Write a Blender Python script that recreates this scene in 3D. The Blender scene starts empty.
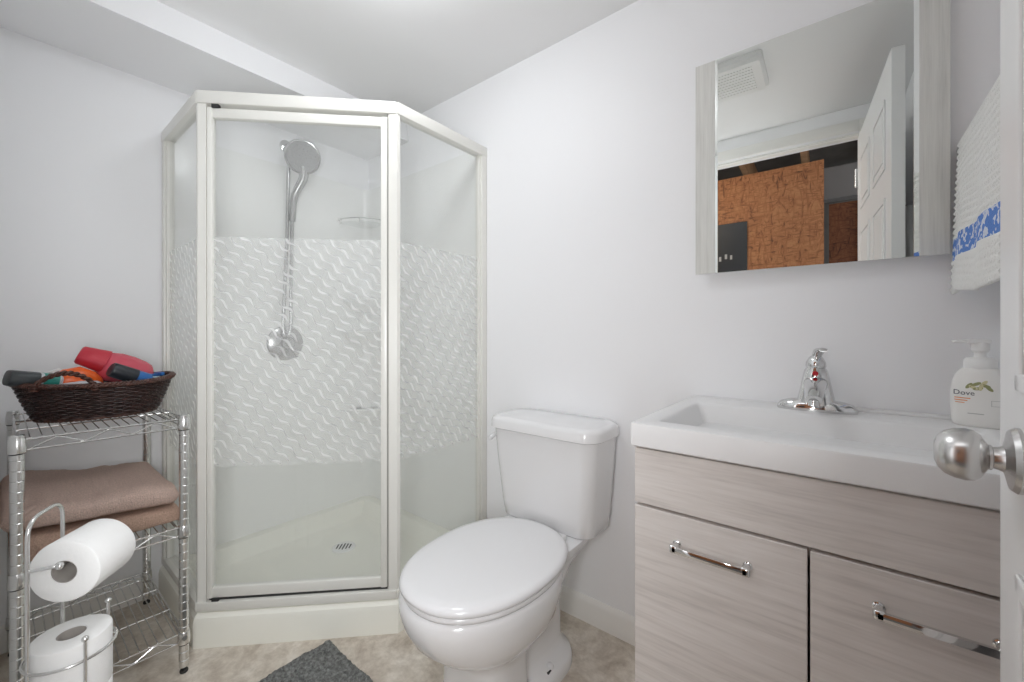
import bpy, bmesh, math, random
from mathutils import Vector, Matrix, noise
PI = math.pi
random.seed(7)
SC = bpy.context.scene
COL = SC.collection
V = Vector

# ------------------------------------------------------------------ camera, world, light, exposure
CAMX, CAMY, CAMZ = 2.13, -1.33, 1.037
cam_d = bpy.data.cameras.new('camera')
cam_d.sensor_width = 36.0
cam_d.lens = 412.0 / 1024.0 * 36.0
cam_d.shift_y = -8.0 / 1024.0
cam_d.clip_start = 0.01
cam = bpy.data.objects.new('camera', cam_d)
COL.objects.link(cam)
cam.location = (CAMX, CAMY, CAMZ)
cam.rotation_euler = (PI / 2, 0, math.atan2(0.6265, 0.7794))
SC.camera = cam

world = bpy.data.worlds.new('world')
SC.world = world
world.use_nodes = True
world.node_tree.nodes['Background'].inputs[0].default_value = (0.95, 0.97, 1.0, 1)
world.node_tree.nodes['Background'].inputs[1].default_value = 0.6

SC.view_settings.view_transform = 'Standard'
SC.view_settings.look = 'None'
SC.view_settings.gamma = 1.0
SC.view_settings.use_curve_mapping = False
SC.view_settings.exposure = 0.65
DOME_STRENGTH = 11.8
SC.cycles.max_bounces = 20
SC.cycles.diffuse_bounces = 12
SC.cycles.glossy_bounces = 8
SC.cycles.transparent_max_bounces = 32


def lamp(name, kind, loc, energy, color=(1, 1, 1), size=0.2, rot=(0, 0, 0)):
    d = bpy.data.lights.new(name, kind)
    d.energy = energy
    d.color = color
    if kind == 'AREA':
        d.shape = 'RECTANGLE'
        d.size, d.size_y = size
    else:
        d.shadow_soft_size = size
    o = bpy.data.objects.new(name, d)
    COL.objects.link(o)
    o.location = loc
    o.rotation_euler = rot
    return o


# added fill lights, unseen, in the hall and the open doorway
lamp('hall_fill', 'AREA', (1.75, -1.66, 2.30), 3.0, (0.95, 0.975, 1.0), (1.1, 0.4), (math.radians(50), 0, 0))  # unseen area light above the door head, added as fill from camera side
lamp('doorway_fill', 'AREA', (1.98, -1.43, 1.02), 7.0, (0.97, 0.98, 1.0), (0.24, 0.5), (math.radians(97), 0, math.radians(78)))  # added soft fill beside the camera for left wall and rack; no fixture
lamp('hall_warm_fill', 'POINT', (1.10, -1.62, 2.0), 3.0, (1.0, 0.80, 0.58), 0.05)  # warm point light added so the strand boards show in the mirror


# ------------------------------------------------------------------ materials
def mat_new(name):
    m = bpy.data.materials.new(name)
    m.use_nodes = True
    nt = m.node_tree
    return m, nt, nt.nodes['Principled BSDF']


def N(nt, t, **kw):
    n = nt.nodes.new(t)
    for k, v in kw.items():
        setattr(n, k, v)
    return n


def setin(n, **kw):
    for k, v in kw.items():
        n.inputs[k.replace('_', ' ')].default_value = v


def plain(name, col, rough=0.5, metal=0.0, bump=0.0, bscale=200.0, var=0.0, vscale=6.0, coat=0.0, spec=0.5, bdist=0.002):
    m, nt, b = mat_new(name)
    setin(b, Base_Color=(*col, 1), Roughness=rough, Metallic=metal)
    b.inputs['Specular IOR Level'].default_value = spec
    if coat:
        b.inputs['Coat Weight'].default_value = coat
        b.inputs['Coat Roughness'].default_value = 0.04
    tc = N(nt, 'ShaderNodeTexCoord')
    if var:
        nz = N(nt, 'ShaderNodeTexNoise')
        setin(nz, Scale=vscale, Detail=4.0)
        nt.links.new(tc.outputs['Object'], nz.inputs['Vector'])
        r = N(nt, 'ShaderNodeValToRGB')
        r.color_ramp.elements[0].position = 0.3
        r.color_ramp.elements[1].position = 0.7
        r.color_ramp.elements[0].color = (*[c * (1 - var) for c in col], 1)
        r.color_ramp.elements[1].color = (*[min(1, c * (1 + var)) for c in col], 1)
        nt.links.new(nz.outputs['Fac'], r.inputs['Fac'])
        nt.links.new(r.outputs['Color'], b.inputs['Base Color'])
    if bump:
        nz2 = N(nt, 'ShaderNodeTexNoise')
        setin(nz2, Scale=bscale, Detail=3.0)
        nt.links.new(tc.outputs['Object'], nz2.inputs['Vector'])
        bp = N(nt, 'ShaderNodeBump')
        setin(bp, Strength=bump, Distance=bdist)
        nt.links.new(nz2.outputs['Fac'], bp.inputs['Height'])
        nt.links.new(bp.outputs['Normal'], b.inputs['Normal'])
    return m


def ramp(nt, fac, stops):
    r = N(nt, 'ShaderNodeValToRGB')
    e = r.color_ramp.elements
    while len(e) < len(stops):
        e.new(0.5)
    for i, (p, c) in enumerate(stops):
        e[i].position = p
        e[i].color = (*c, 1)
    nt.links.new(fac, r.inputs['Fac'])
    return r


def mapped(nt, scale, rot=(0, 0, 0), src='Object'):
    tc = N(nt, 'ShaderNodeTexCoord')
    mp = N(nt, 'ShaderNodeMapping')
    mp.inputs['Scale'].default_value = scale
    mp.inputs['Rotation'].default_value = rot
    nt.links.new(tc.outputs[src], mp.inputs['Vector'])
    return mp.outputs['Vector']


def wood_laminate(name, cols, scale=(1.2, 30, 30), rough=0.45, rot=(0, 0, 0)):
    m, nt, b = mat_new(name)
    v = mapped(nt, scale, rot)
    n1 = N(nt, 'ShaderNodeTexNoise')
    setin(n1, Scale=2.2, Detail=6.0, Roughness=0.6, Distortion=0.4)
    nt.links.new(v, n1.inputs['Vector'])
    n2 = N(nt, 'ShaderNodeTexNoise')
    setin(n2, Scale=9.0, Detail=3.0)
    nt.links.new(v, n2.inputs['Vector'])
    mx = N(nt, 'ShaderNodeMath', operation='MULTIPLY_ADD')
    nt.links.new(n2.outputs['Fac'], mx.inputs[0])
    mx.inputs[1].default_value = 0.35
    sc = N(nt, 'ShaderNodeMath', operation='MULTIPLY')
    nt.links.new(n1.outputs['Fac'], sc.inputs[0])
    sc.inputs[1].default_value = 0.65
    nt.links.new(sc.outputs[0], mx.inputs[2])
    r = ramp(nt, mx.outputs[0], [(0.33, cols[0]), (0.48, cols[1]), (0.66, cols[2])])
    nt.links.new(r.outputs['Color'], b.inputs['Base Color'])
    setin(b, Roughness=rough)
    return m


def floor_material():
    m, nt, b = mat_new('stone_vinyl')
    v = mapped(nt, (1, 1, 1))
    n1 = N(nt, 'ShaderNodeTexNoise')
    setin(n1, Scale=9.0, Detail=8.0, Roughness=0.65, Distortion=0.6)
    nt.links.new(v, n1.inputs['Vector'])
    n2 = N(nt, 'ShaderNodeTexNoise')
    setin(n2, Scale=30.0, Detail=6.0, Roughness=0.7)
    nt.links.new(v, n2.inputs['Vector'])
    r1 = ramp(nt, n1.outputs['Fac'], [(0.3, (0.46, 0.39, 0.32)), (0.5, (0.66, 0.60, 0.52)), (0.7, (0.80, 0.75, 0.68))])
    r2 = ramp(nt, n2.outputs['Fac'], [(0.35, (0.62, 0.58, 0.54)), (0.6, (1, 1, 1))])
    mx = N(nt, 'ShaderNodeMixRGB', blend_type='MULTIPLY')
    mx.inputs['Fac'].default_value = 0.6
    nt.links.new(r1.outputs['Color'], mx.inputs['Color1'])
    nt.links.new(r2.outputs['Color'], mx.inputs['Color2'])
    nt.links.new(mx.outputs['Color'], b.inputs['Base Color'])
    setin(b, Roughness=0.42)
    return m


def osb_material(name, tint=(1, 1, 1)):
    m, nt, b = mat_new(name)
    v1 = mapped(nt, (5, 5, 22), (0.3, 0.75, 0.2))
    v2 = mapped(nt, (20, 9, 5), (0.2, -0.65, 0.4))
    n1 = N(nt, 'ShaderNodeTexNoise')
    setin(n1, Scale=1.6, Detail=3.0, Roughness=0.6, Distortion=2.2)
    nt.links.new(v1, n1.inputs['Vector'])
    n2 = N(nt, 'ShaderNodeTexNoise')
    setin(n2, Scale=1.5, Detail=3.0, Roughness=0.6, Distortion=2.2)
    nt.links.new(v2, n2.inputs['Vector'])
    mx = N(nt, 'ShaderNodeMath', operation='MINIMUM')
    nt.links.new(n1.outputs['Fac'], mx.inputs[0])
    nt.links.new(n2.outputs['Fac'], mx.inputs[1])
    t = lambda c: tuple(a * k for a, k in zip(c, tint))
    r = ramp(nt, mx.outputs[0], [(0.30, t((0.10, 0.035, 0.012))), (0.40, t((0.27, 0.10, 0.035))), (0.58, t((0.40, 0.175, 0.07)))])
    nt.links.new(r.outputs['Color'], b.inputs['Base Color'])
    setin(b, Roughness=0.6)
    return m


def glass_material(name, etched, z0=0.58, z1=1.36, haze=0.05):
    m = bpy.data.materials.new(name)
    m.use_nodes = True
    nt = m.node_tree
    nt.nodes.clear()
    out = N(nt, 'ShaderNodeOutputMaterial')
    tr = N(nt, 'ShaderNodeBsdfTransparent')
    tr.inputs[0].default_value = (0.985, 0.99, 0.985, 1)
    gl = N(nt, 'ShaderNodeBsdfGlossy')
    gl.inputs['Roughness'].default_value = 0.015
    lw = N(nt, 'ShaderNodeLayerWeight')           # facing term, equal on both sides of the pane
    lw.inputs['Blend'].default_value = 0.5
    p5 = N(nt, 'ShaderNodeMath', operation='POWER')
    nt.links.new(lw.outputs['Facing'], p5.inputs[0])
    p5.inputs[1].default_value = 4.5
    fr = N(nt, 'ShaderNodeMath', operation='MULTIPLY_ADD')
    nt.links.new(p5.outputs[0], fr.inputs[0])
    fr.inputs[1].default_value = 0.6
    fr.inputs[2].default_value = 0.035
    mx = N(nt, 'ShaderNodeMixShader')
    nt.links.new(fr.outputs[0], mx.inputs[0])
    nt.links.new(tr.outputs[0], mx.inputs[1])
    nt.links.new(gl.outputs[0], mx.inputs[2])
    df = N(nt, 'ShaderNodeBsdfDiffuse')
    df.inputs[0].default_value = (0.98, 0.985, 0.98, 1)
    tl = N(nt, 'ShaderNodeBsdfTranslucent')
    tl.inputs[0].default_value = (0.95, 0.955, 0.94, 1)
    fro = N(nt, 'ShaderNodeMixShader')
    fro.inputs[0].default_value = 0.25
    nt.links.new(df.outputs[0], fro.inputs[1])
    nt.links.new(tl.outputs[0], fro.inputs[2])
    mx2 = N(nt, 'ShaderNodeMixShader')
    nt.links.new(mx.outputs[0], mx2.inputs[1])
    nt.links.new(fro.outputs[0], mx2.inputs[2])
    nt.links.new(mx2.outputs[0], out.inputs[0])
    mx2.inputs[0].default_value = haze
    if etched:
        uv = N(nt, 'ShaderNodeUVMap')
        sp = N(nt, 'ShaderNodeSeparateXYZ')
        nt.links.new(uv.outputs[0], sp.inputs[0])

        def M(op, a, b=None, c=None):
            n = N(nt, 'ShaderNodeMath', operation=op)
            for i, x in enumerate((a, b, c)):
                if x is None:
                    continue
                if isinstance(x, (int, float)):
                    n.inputs[i].default_value = x
                else:
                    nt.links.new(x, n.inputs[i])
            return n.outputs[0]
        U, W = sp.outputs[0], sp.outputs[1]
        d_ = M('SUBTRACT', M('MULTIPLY', U, 0.76), M('MULTIPLY', W, 0.65))
        n_ = M('ADD', M('MULTIPLY', U, 0.65), M('MULTIPLY', W, 0.76))
        wv = M('MULTIPLY', d_, 2 * PI / 0.062)
        ph = M('DIVIDE', M('ADD', n_, M('MULTIPLY', M('SINE', wv), 0.0052)), 0.030)
        s = M('SINE', M('MULTIPLY', ph, 2 * PI))
        taper = M('MULTIPLY', M('SINE', M('ADD', wv, M('MULTIPLY', n_, 16.0))), 0.30)
        line = N(nt, 'ShaderNodeMapRange', interpolation_type='SMOOTHSTEP')
        nt.links.new(M('ADD', s, taper), line.inputs[0])
        line.inputs[1].default_value = 0.50
        line.inputs[2].default_value = 1.12
        fade = N(nt, 'ShaderNodeMapRange')
        nt.links.new(W, fade.inputs[0])
        fade.inputs[1].default_value = z0
        fade.inputs[2].default_value = z0 + 0.02
        top = M('LESS_THAN', W, z1)
        msk = M('MULTIPLY', M('MULTIPLY', line.outputs[0], fade.outputs[0]), top)
        band = M('MULTIPLY', M('MULTIPLY', fade.outputs[0], top), 0.20)
        fac = M('ADD', M('ADD', M('MULTIPLY', msk, 0.25), band), haze)
        nt.links.new(fac, mx2.inputs[0])
    return m


def towel_band_material():
    m, nt, b = mat_new('hand_towel_cloth')
    tc = N(nt, 'ShaderNodeTexCoord')
    sp = N(nt, 'ShaderNodeSeparateXYZ')
    nt.links.new(tc.outputs['Object'], sp.inputs[0])

    def M(op, a, b=None):
        n = N(nt, 'ShaderNodeMath', operation=op)
        for i, x in enumerate((a, b)):
            if x is None:
                continue
            if isinstance(x, (int, float)):
                n.inputs[i].default_value = x
            else:
                nt.links.new(x, n.inputs[i])
        return n.outputs[0]
    z = sp.outputs[2]
    band = M('MULTIPLY', M('GREATER_THAN', z, 0.066), M('LESS_THAN', z, 0.112))
    vo = N(nt, 'ShaderNodeTexNoise')
    setin(vo, Scale=95.0, Detail=1.0)
    nt.links.new(tc.outputs['Object'], vo.inputs['Vector'])
    flower = M('LESS_THAN', vo.outputs['Fac'], 0.55)
    fl = M('MULTIPLY', band, flower)
    mx = N(nt, 'ShaderNodeMixRGB')
    nt.links.new(fl, mx.inputs['Fac'])
    mx.inputs['Color1'].default_value = (0.84, 0.84, 0.83, 1)
    mx.inputs['Color2'].default_value = (0.10, 0.22, 0.60, 1)
    mx2 = N(nt, 'ShaderNodeMixRGB')
    nt.links.new(band, mx2.inputs['Fac'])
    mx2.inputs['Color1'].default_value = (0.84, 0.84, 0.82, 1)
    nt.links.new(mx.outputs[0], mx2.inputs['Color2'])
    mx3 = N(nt, 'ShaderNodeMixRGB')
    mx3.inputs['Fac'].default_value = 0.30
    nt.links.new(mx2.outputs[0], mx3.inputs['Color1'])
    bl = N(nt, 'ShaderNodeMixRGB')
    nt.links.new(band, bl.inputs['Fac'])
    bl.inputs['Color1'].default_value = (0.84, 0.84, 0.82, 1)
    bl.inputs['Color2'].default_value = (0.22, 0.36, 0.72, 1)
    nt.links.new(bl.outputs[0], mx3.inputs['Color2'])
    nt.links.new(mx3.outputs[0], b.inputs['Base Color'])
    setin(b, Roughness=0.95)
    b.inputs['Specular IOR Level'].default_value = 0.1
    nz = N(nt, 'ShaderNodeTexNoise')
    setin(nz, Scale=300.0, Detail=2.0)
    nt.links.new(tc.outputs['Object'], nz.inputs['Vector'])
    bp = N(nt, 'ShaderNodeBump')
    setin(bp, Strength=0.8, Distance=0.004)
    nt.links.new(nz.outputs['Fac'], bp.inputs['Height'])
    nt.links.new(bp.outputs['Normal'], b.inputs['Normal'])
    return m


def emissive(name, col, strength):
    m, nt, b = mat_new(name)
    setin(b, Base_Color=(*col, 1), Emission_Color=(*col, 1), Emission_Strength=strength)
    return m


MT = {}
MT['wall'] = plain('wall_paint', (0.87, 0.873, 0.885), 0.5, bump=0.06, bscale=90, spec=0.3)
MT['ceiling'] = plain('ceiling_paint', (0.82, 0.82, 0.82), 0.6, bump=0.08, bscale=60)
MT['trimw'] = plain('trim_paint', (0.84, 0.83, 0.80), 0.35)
MT['doorw'] = plain('door_paint', (0.82, 0.82, 0.82), 0.35)
MT['floor'] = floor_material()
MT['acrylic'] = plain('shower_acrylic', (0.88, 0.875, 0.80), 0.22, var=0.02, vscale=3)
MT['surround'] = plain('surround_acrylic', (0.87, 0.875, 0.865), 0.16, var=0.01, vscale=2)
MT['framew'] = plain('shower_frame_paint', (0.755, 0.748, 0.705), 0.3)
MT['seal'] = plain('grey_seal', (0.28, 0.27, 0.25), 0.6)
MT['dark'] = plain('dark_gap', (0.03, 0.03, 0.03), 0.6)
MT['glass_etched'] = glass_material('etched_glass', True)
MT['glass'] = glass_material('clear_glass', False, haze=0.02)
MT['porcelain'] = plain('white_porcelain', (0.80, 0.80, 0.805), 0.12, coat=0.4)
MT['basin'] = plain('white_cast_basin', (0.80, 0.80, 0.80), 0.34)
MT['plasticw'] = plain('white_seat_plastic', (0.78, 0.78, 0.79), 0.16)
MT['chrome'] = plain('chrome', (0.70, 0.70, 0.70), 0.07, 1.0)
MT['wire'] = plain('chrome_wire', (0.76, 0.76, 0.75), 0.20, 1.0)
MT['darkchrome'] = plain('hose_chrome', (0.50, 0.50, 0.50), 0.22, 1.0)
MT['nickel'] = plain('satin_nickel', (0.62, 0.61, 0.60), 0.27, 1.0)
MT['mirror'] = plain('mirror_silver', (0.88, 0.90, 0.875), 0.0, 1.0)
MT['wood'] = wood_laminate('ash_laminate', ((0.56, 0.525, 0.50), (0.675, 0.635, 0.605), (0.75, 0.715, 0.69)), (1.3, 30, 22), 0.42, (0, 0.10, 0))
MT['woodv'] = wood_laminate('pale_ash_strip', ((0.57, 0.57, 0.54), (0.66, 0.66, 0.63), (0.72, 0.72, 0.69)), (40, 40, 1.5), 0.4)
MT['wicker'] = plain('dark_wicker', (0.027, 0.0105, 0.0085), 0.30, var=0.5, vscale=60)
MT['wickerrim'] = plain('brown_wicker_rim', (0.070, 0.026, 0.017), 0.34, var=0.5, vscale=70)
MT['mauve'] = plain('mauve_terry', (0.64, 0.48, 0.41), 0.95, bump=1.0, bscale=380, var=0.16, vscale=300, spec=0.1, bdist=0.007)
MT['tan'] = plain('tan_terry', (0.58, 0.40, 0.31), 0.95, bump=1.0, bscale=380, var=0.16, vscale=300, spec=0.1, bdist=0.007)
MT['paper'] = plain('tissue_paper', (0.86, 0.86, 0.85), 0.95, bump=0.25, bscale=160, spec=0.1)
MT['card'] = plain('cardboard_core', (0.42, 0.39, 0.36), 0.9)
MT['rug'] = plain('charcoal_pile', (0.24, 0.245, 0.235), 0.95, bump=1.0, bscale=260, var=0.45, vscale=110, spec=0.1, bdist=0.007)
MT['handtowel'] = towel_band_material()
MT['towelw'] = plain('white_terry', (0.82, 0.82, 0.81), 0.95, bump=0.6, bscale=420, spec=0.1)
MT['red'] = plain('red_plastic', (0.50, 0.030, 0.050), 0.28)
MT['pink'] = plain('coral_plastic', (0.58, 0.085, 0.12), 0.25)
MT['orange'] = plain('orange_plastic', (0.80, 0.13, 0.02), 0.32)
MT['black'] = plain('black_plastic', (0.022, 0.026, 0.032), 0.35)
MT['charcoal'] = plain('charcoal_plastic', (0.035, 0.042, 0.045), 0.4)
MT['teal'] = plain('teal_label', (0.02, 0.22, 0.18), 0.4)
MT['silver'] = plain('silver_grey_plastic', (0.50, 0.51, 0.53), 0.35)
MT['blue'] = plain('blue_plastic', (0.03, 0.14, 0.40), 0.3)
MT['lightblue'] = plain('pale_blue_plastic', (0.50, 0.68, 0.74), 0.35)
MT['lilac'] = plain('lilac_plastic', (0.66, 0.42, 0.55), 0.35)
MT['whitep'] = plain('white_plastic', (0.84, 0.84, 0.83), 0.3)
MT['soap'] = plain('ivory_plastic', (0.84, 0.835, 0.81), 0.3)
MT['ink'] = plain('navy_ink', (0.03, 0.035, 0.06), 0.5)
MT['inkorange'] = plain('orange_ink', (0.75, 0.30, 0.12), 0.5)
MT['inkgrey'] = plain('grey_ink', (0.45, 0.46, 0.44), 0.5)
MT['leaf'] = plain('olive_ink', (0.30, 0.31, 0.14), 0.5)
MT['leaf2'] = plain('gold_ink', (0.62, 0.58, 0.36), 0.5)
MT['redgem'] = plain('red_marker', (0.45, 0.01, 0.02), 0.25)
MT['osb'] = osb_material('osb_board')
MT['osb2'] = osb_material('osb_board_far', (0.62, 0.5, 0.45))
MT['joist'] = plain('joist_wood', (0.42, 0.24, 0.13), 0.7, var=0.2, vscale=12)
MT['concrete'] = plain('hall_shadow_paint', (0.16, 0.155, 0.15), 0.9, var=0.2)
MT['greybeam'] = plain('grey_steel_paint', (0.22, 0.21, 0.21), 0.6)
MT['tanboard'] = plain('tan_board', (0.52, 0.33, 0.21), 0.7)
MT['poster'] = plain('black_gloss_panel', (0.02, 0.022, 0.026), 0.25)
MT['decal'] = plain('leaf_decal', (0.05, 0.06, 0.06), 0.6)
MT['dome'] = emissive('dome_glass', (0.94, 0.97, 1.0), DOME_STRENGTH)
MT['vent'] = plain('vent_plastic', (0.80, 0.80, 0.79), 0.4)
MT['rubber'] = plain('black_rubber', (0.02, 0.02, 0.02), 0.6)

# ------------------------------------------------------------------ mesh helpers
ORG = {}


def bm_new():
    return bmesh.new()


def link(name, bm, mat, parent=None, angle=38, smooth=True, local=False):
    """link a bmesh (world coordinates unless local) as ONE mesh object"""
    org = ORG.get(parent.name if parent else None, V((0, 0, 0)))
    if parent and not local:
        bmesh.ops.translate(bm, verts=bm.verts, vec=-org)
    bmesh.ops.recalc_face_normals(bm, faces=bm.faces)
    me = bpy.data.meshes.new(name)
    bm.to_mesh(me)
    bm.free()
    if smooth:
        for p in me.polygons:
            p.use_smooth = True
        me.set_sharp_from_angle(angle=math.radians(angle))
    me.materials.append(mat)
    o = bpy.data.objects.new(name, me)
    COL.objects.link(o)
    if parent:
        o.parent = parent
        ORG[o.name] = org
    return o


def single(name, bm, mat, label, cat, loc, group=None, **kw):
    """a thing that is one mesh; bmesh in world coordinates, origin set to loc"""
    bmesh.ops.translate(bm, verts=bm.verts, vec=-V(loc))
    o = link(name, bm, mat, None, **kw)
    o.location = loc
    ORG[o.name] = V(loc)
    o['label'] = label
    o['category'] = cat
    if group:
        o['group'] = group
    return o


def thing(name, label, cat, loc, group=None, kind=None):
    o = bpy.data.objects.new(name, None)
    COL.objects.link(o)
    o.empty_display_size = 0.05
    o.location = loc
    o['label'] = label
    o['category'] = cat
    if group:
        o['group'] = group
    if kind:
        o['kind'] = kind
    ORG[o.name] = V(loc)
    return o


def struct(name, bm, mat, label=None, cat=None, **kw):
    o = link(name, bm, mat, None, **kw)
    o['kind'] = 'structure'
    if label:
        o['label'] = label
    if cat:
        o['category'] = cat
    return o


def box(bm, x0, x1, y0, y1, z0, z1, bev=0.0, seg=2):
    r = bmesh.ops.create_cube(bm, size=1.0)
    vs = r['verts']
    for v in vs:
        v.co = V((x0 + (v.co.x + .5) * (x1 - x0), y0 + (v.co.y + .5) * (y1 - y0), z0 + (v.co.z + .5) * (z1 - z0)))
    if bev:
        es = list({e for v in vs for e in v.link_edges})
        r2 = bmesh.ops.bevel(bm, geom=es, offset=bev, segments=seg, profile=0.5, affect='EDGES', clamp_overlap=True)
        return r2['verts']
    return vs


def obox(bm, c, ax, ay, az, hx, hy, hz, bev=0.0, seg=2):
    """box at c, half sizes along the unit axes given"""
    vs = box(bm, -hx, hx, -hy, hy, -hz, hz, bev, seg)
    vs = list({v for v in vs})
    M = Matrix((ax, ay, az)).transposed()
    for v in vs:
        v.co = V(c) + M @ v.co
    return vs


def ringframe(d):
    d = d.normalized()
    a = V((0, 0, 1)) if abs(d.z) < 0.9 else V((1, 0, 0))
    u = d.cross(a).normalized()
    return u, d.cross(u).normalized()


def tube(bm, pts, r, n=8, closed=False, caps=True):
    """swept tube; r a number or a list"""
    pts = [V(p) for p in pts]
    L = len(pts)
    rings = []
    u = None
    for i, p in enumerate(pts):
        if closed:
            d = pts[(i + 1) % L] - pts[i - 1]
        else:
            d = pts[min(i + 1, L - 1)] - pts[max(i - 1, 0)]
        d = d.normalized()
        if u is None:
            u, w = ringframe(d)
        else:
            u = (u - d * u.dot(d))
            if u.length < 1e-6:
                u, w = ringframe(d)
            u.normalize()
            w = d.cross(u)
        rr = r[i] if isinstance(r, (list, tuple)) else r
        rings.append([bm.verts.new(p + (u * math.cos(2 * PI * k / n) + w * math.sin(2 * PI * k / n)) * rr) for k in range(n)])
    m = L if closed else L - 1
    for i in range(m):
        a, b = rings[i], rings[(i + 1) % L]
        off = 0
        if closed and i == L - 1:
            off = min(range(n), key=lambda o: sum((a[k].co - b[(k + o) % n].co).length for k in range(n)))
        for k in range(n):
            bm.faces.new((a[k], a[(k + 1) % n], b[(k + 1 + off) % n], b[(k + off) % n]))
    if not closed and caps:
        bm.faces.new(rings[0])
        bm.faces.new(rings[-1])
    return rings


def loft(bm, rings, cap0=True, cap1=True):
    vr = [[bm.verts.new(V(p)) for p in ring] for ring in rings]
    n = len(vr[0])
    for a, b in zip(vr, vr[1:]):
        for k in range(n):
            bm.faces.new((a[k], a[(k + 1) % n], b[(k + 1) % n], b[k]))
    if cap0:
        bm.faces.new(vr[0])
    if cap1:
        bm.faces.new(vr[-1])
    return vr


def lathe(bm, c, axis, prof, n=28, cap=True):
    """prof = [(distance along axis, radius)]"""
    axis = V(axis).normalized()
    u, w = ringframe(axis)
    rings = []
    for t, r in prof:
        rings.append([V(c) + axis * t + (u * math.cos(2 * PI * k / n) + w * math.sin(2 * PI * k / n)) * max(r, 1e-5) for k in range(n)])
    return loft(bm, rings, cap, cap)


def ball(bm, c, r, seg=12, scale=(1, 1, 1)):
    rr = bmesh.ops.create_uvsphere(bm, u_segments=seg, v_segments=max(6, seg // 2 + 2), radius=1.0)
    for v in rr['verts']:
        v.co = V(c) + V((v.co.x * r * scale[0], v.co.y * r * scale[1], v.co.z * r * scale[2]))
    return rr['verts']


def spow(x, e):
    return math.copysign(abs(x) ** e, x)


def sring(cx, cy, z, hx, hy0, hy1, e=2.0, n=48):
    """super-ellipse ring: half width hx, hy0 toward -y, hy1 toward +y"""
    out = []
    for k in range(n):
        a = 2 * PI * k / n
        c, s = math.cos(a), math.sin(a)
        out.append(V((cx + hx * spow(c, 2 / e), cy + (hy1 if s > 0 else hy0) * spow(s, 2 / e), z)))
    return out


def rrect(x0, x1, y0, y1, r, z, seg=6):
    pts = []
    for (cx, cy, a0) in ((x1 - r, y1 - r, 0), (x0 + r, y1 - r, PI / 2), (x0 + r, y0 + r, PI), (x1 - r, y0 + r, 1.5 * PI)):
        for k in range(seg + 1):
            a = a0 + PI / 2 * k / seg
            pts.append(V((cx + r * math.cos(a), cy + r * math.sin(a), z)))
    return pts


def prism(bm, poly, z0, z1):
    a = [V((p[0], p[1], z0)) for p in poly]
    b = [V((p[0], p[1], z1)) for p in poly]
    return loft(bm, [a, b])


def arc(c, r, a0, a1, n, ux, uy):
    return [V(c) + V(ux) * (r * math.cos(a0 + (a1 - a0) * k / n)) + V(uy) * (r * math.sin(a0 + (a1 - a0) * k / n)) for k in range(n + 1)]


def cr(pts, n=6):
    """Catmull-Rom through points"""
    pts = [V(p) for p in pts]
    P = [pts[0] * 2 - pts[1]] + pts + [pts[-1] * 2 - pts[-2]]
    out = []
    for i in range(1, len(P) - 2):
        for k in range(n):
            t = k / n
            a, b, c, d = P[i - 1], P[i], P[i + 1], P[i + 2]
            out.append(0.5 * ((2 * b) + (c - a) * t + (2 * a - 5 * b + 4 * c - d) * t * t + (3 * b - a - 3 * c + d) * t ** 3))
    out.append(pts[-1])
    return out


def fillet(pts, r, n=5):
    """round the corners of a polyline"""
    pts = [V(p) for p in pts]
    out = [pts[0]]
    for a, b, c in zip(pts, pts[1:], pts[2:]):
        d1, d2 = (a - b).normalized(), (c - b).normalized()
        p, q = b + d1 * r, b + d2 * r
        for k in range(n + 1):
            t = k / n
            out.append(p * (1 - t) ** 2 + b * 2 * t * (1 - t) + q * t * t)
    out.append(pts[-1])
    return out


# ------------------------------------------------------------------ the room
XD = 2.392          # right wall
YC = -1.346         # front wall (with the doorway)
ZC = 2.142          # ceiling
ZS = 2.030          # soffit underside
DX0, DX1, DZ = 1.45, 2.228, 2.022   # doorway

bm = bm_new(); box(bm, -0.1, 2.49, YC - 0.06, 0.1, -0.1, 0.0)
struct('floor', bm, MT['floor'])
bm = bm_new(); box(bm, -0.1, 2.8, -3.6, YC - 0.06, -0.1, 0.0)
struct('floor_hall', bm, MT['concrete'])
bm = bm_new(); box(bm, -0.1, 2.49, YC - 0.12, 0.1, ZC, ZC + 0.1)
struct('ceiling', bm, MT['ceiling'])
bm = bm_new(); box(bm, -0.1, 0.0, YC - 0.12, 0.1, 0, ZC)
struct('wall_left', bm, MT['wall'])
bm = bm_new(); box(bm, 0.0, XD, 0.0, 0.1, 0, ZC)
struct('wall_back', bm, MT['wall'])
bm = bm_new(); box(bm, XD, XD + 0.1, YC - 0.12, 0.1, 0, ZC)
struct('wall_right', bm, MT['wall'])
bm = bm_new()
box(bm, 0.0, DX0, YC - 0.12, YC, 0, ZC)
box(bm, DX1, XD, YC - 0.12, YC, 0, ZC)
box(bm, DX0, DX1, YC - 0.12, YC, DZ, ZC)
struct('wall_front', bm, MT['wall'])
bm = bm_new()
loft(bm, [[V((0, YC, ZS)), V((0.374, YC, ZS)), V((0.352, YC, ZC)), V((0, YC, ZC))],
          [V((0, 0, ZS)), V((0.374, 0, ZS)), V((0.352, 0, ZC)), V((0, 0, ZC))]])
struct('ceiling_soffit', bm, MT['wall'], smooth=False)
# doorway casing
bm = bm_new()
box(bm, DX0 - 0.05, DX0, YC, YC + 0.010, 0, DZ + 0.055, 0.003)
box(bm, DX1, DX1 + 0.05, YC, YC + 0.010, 0, DZ + 0.055, 0.003)
box(bm, DX0, DX1, YC, YC + 0.010, DZ, DZ + 0.055, 0.003)
box(bm, DX0, DX1, YC - 0.07, YC - 0.03, DZ - 0.012, DZ, 0.002)
struct('trim_1', bm, MT['trimw'])


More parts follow.
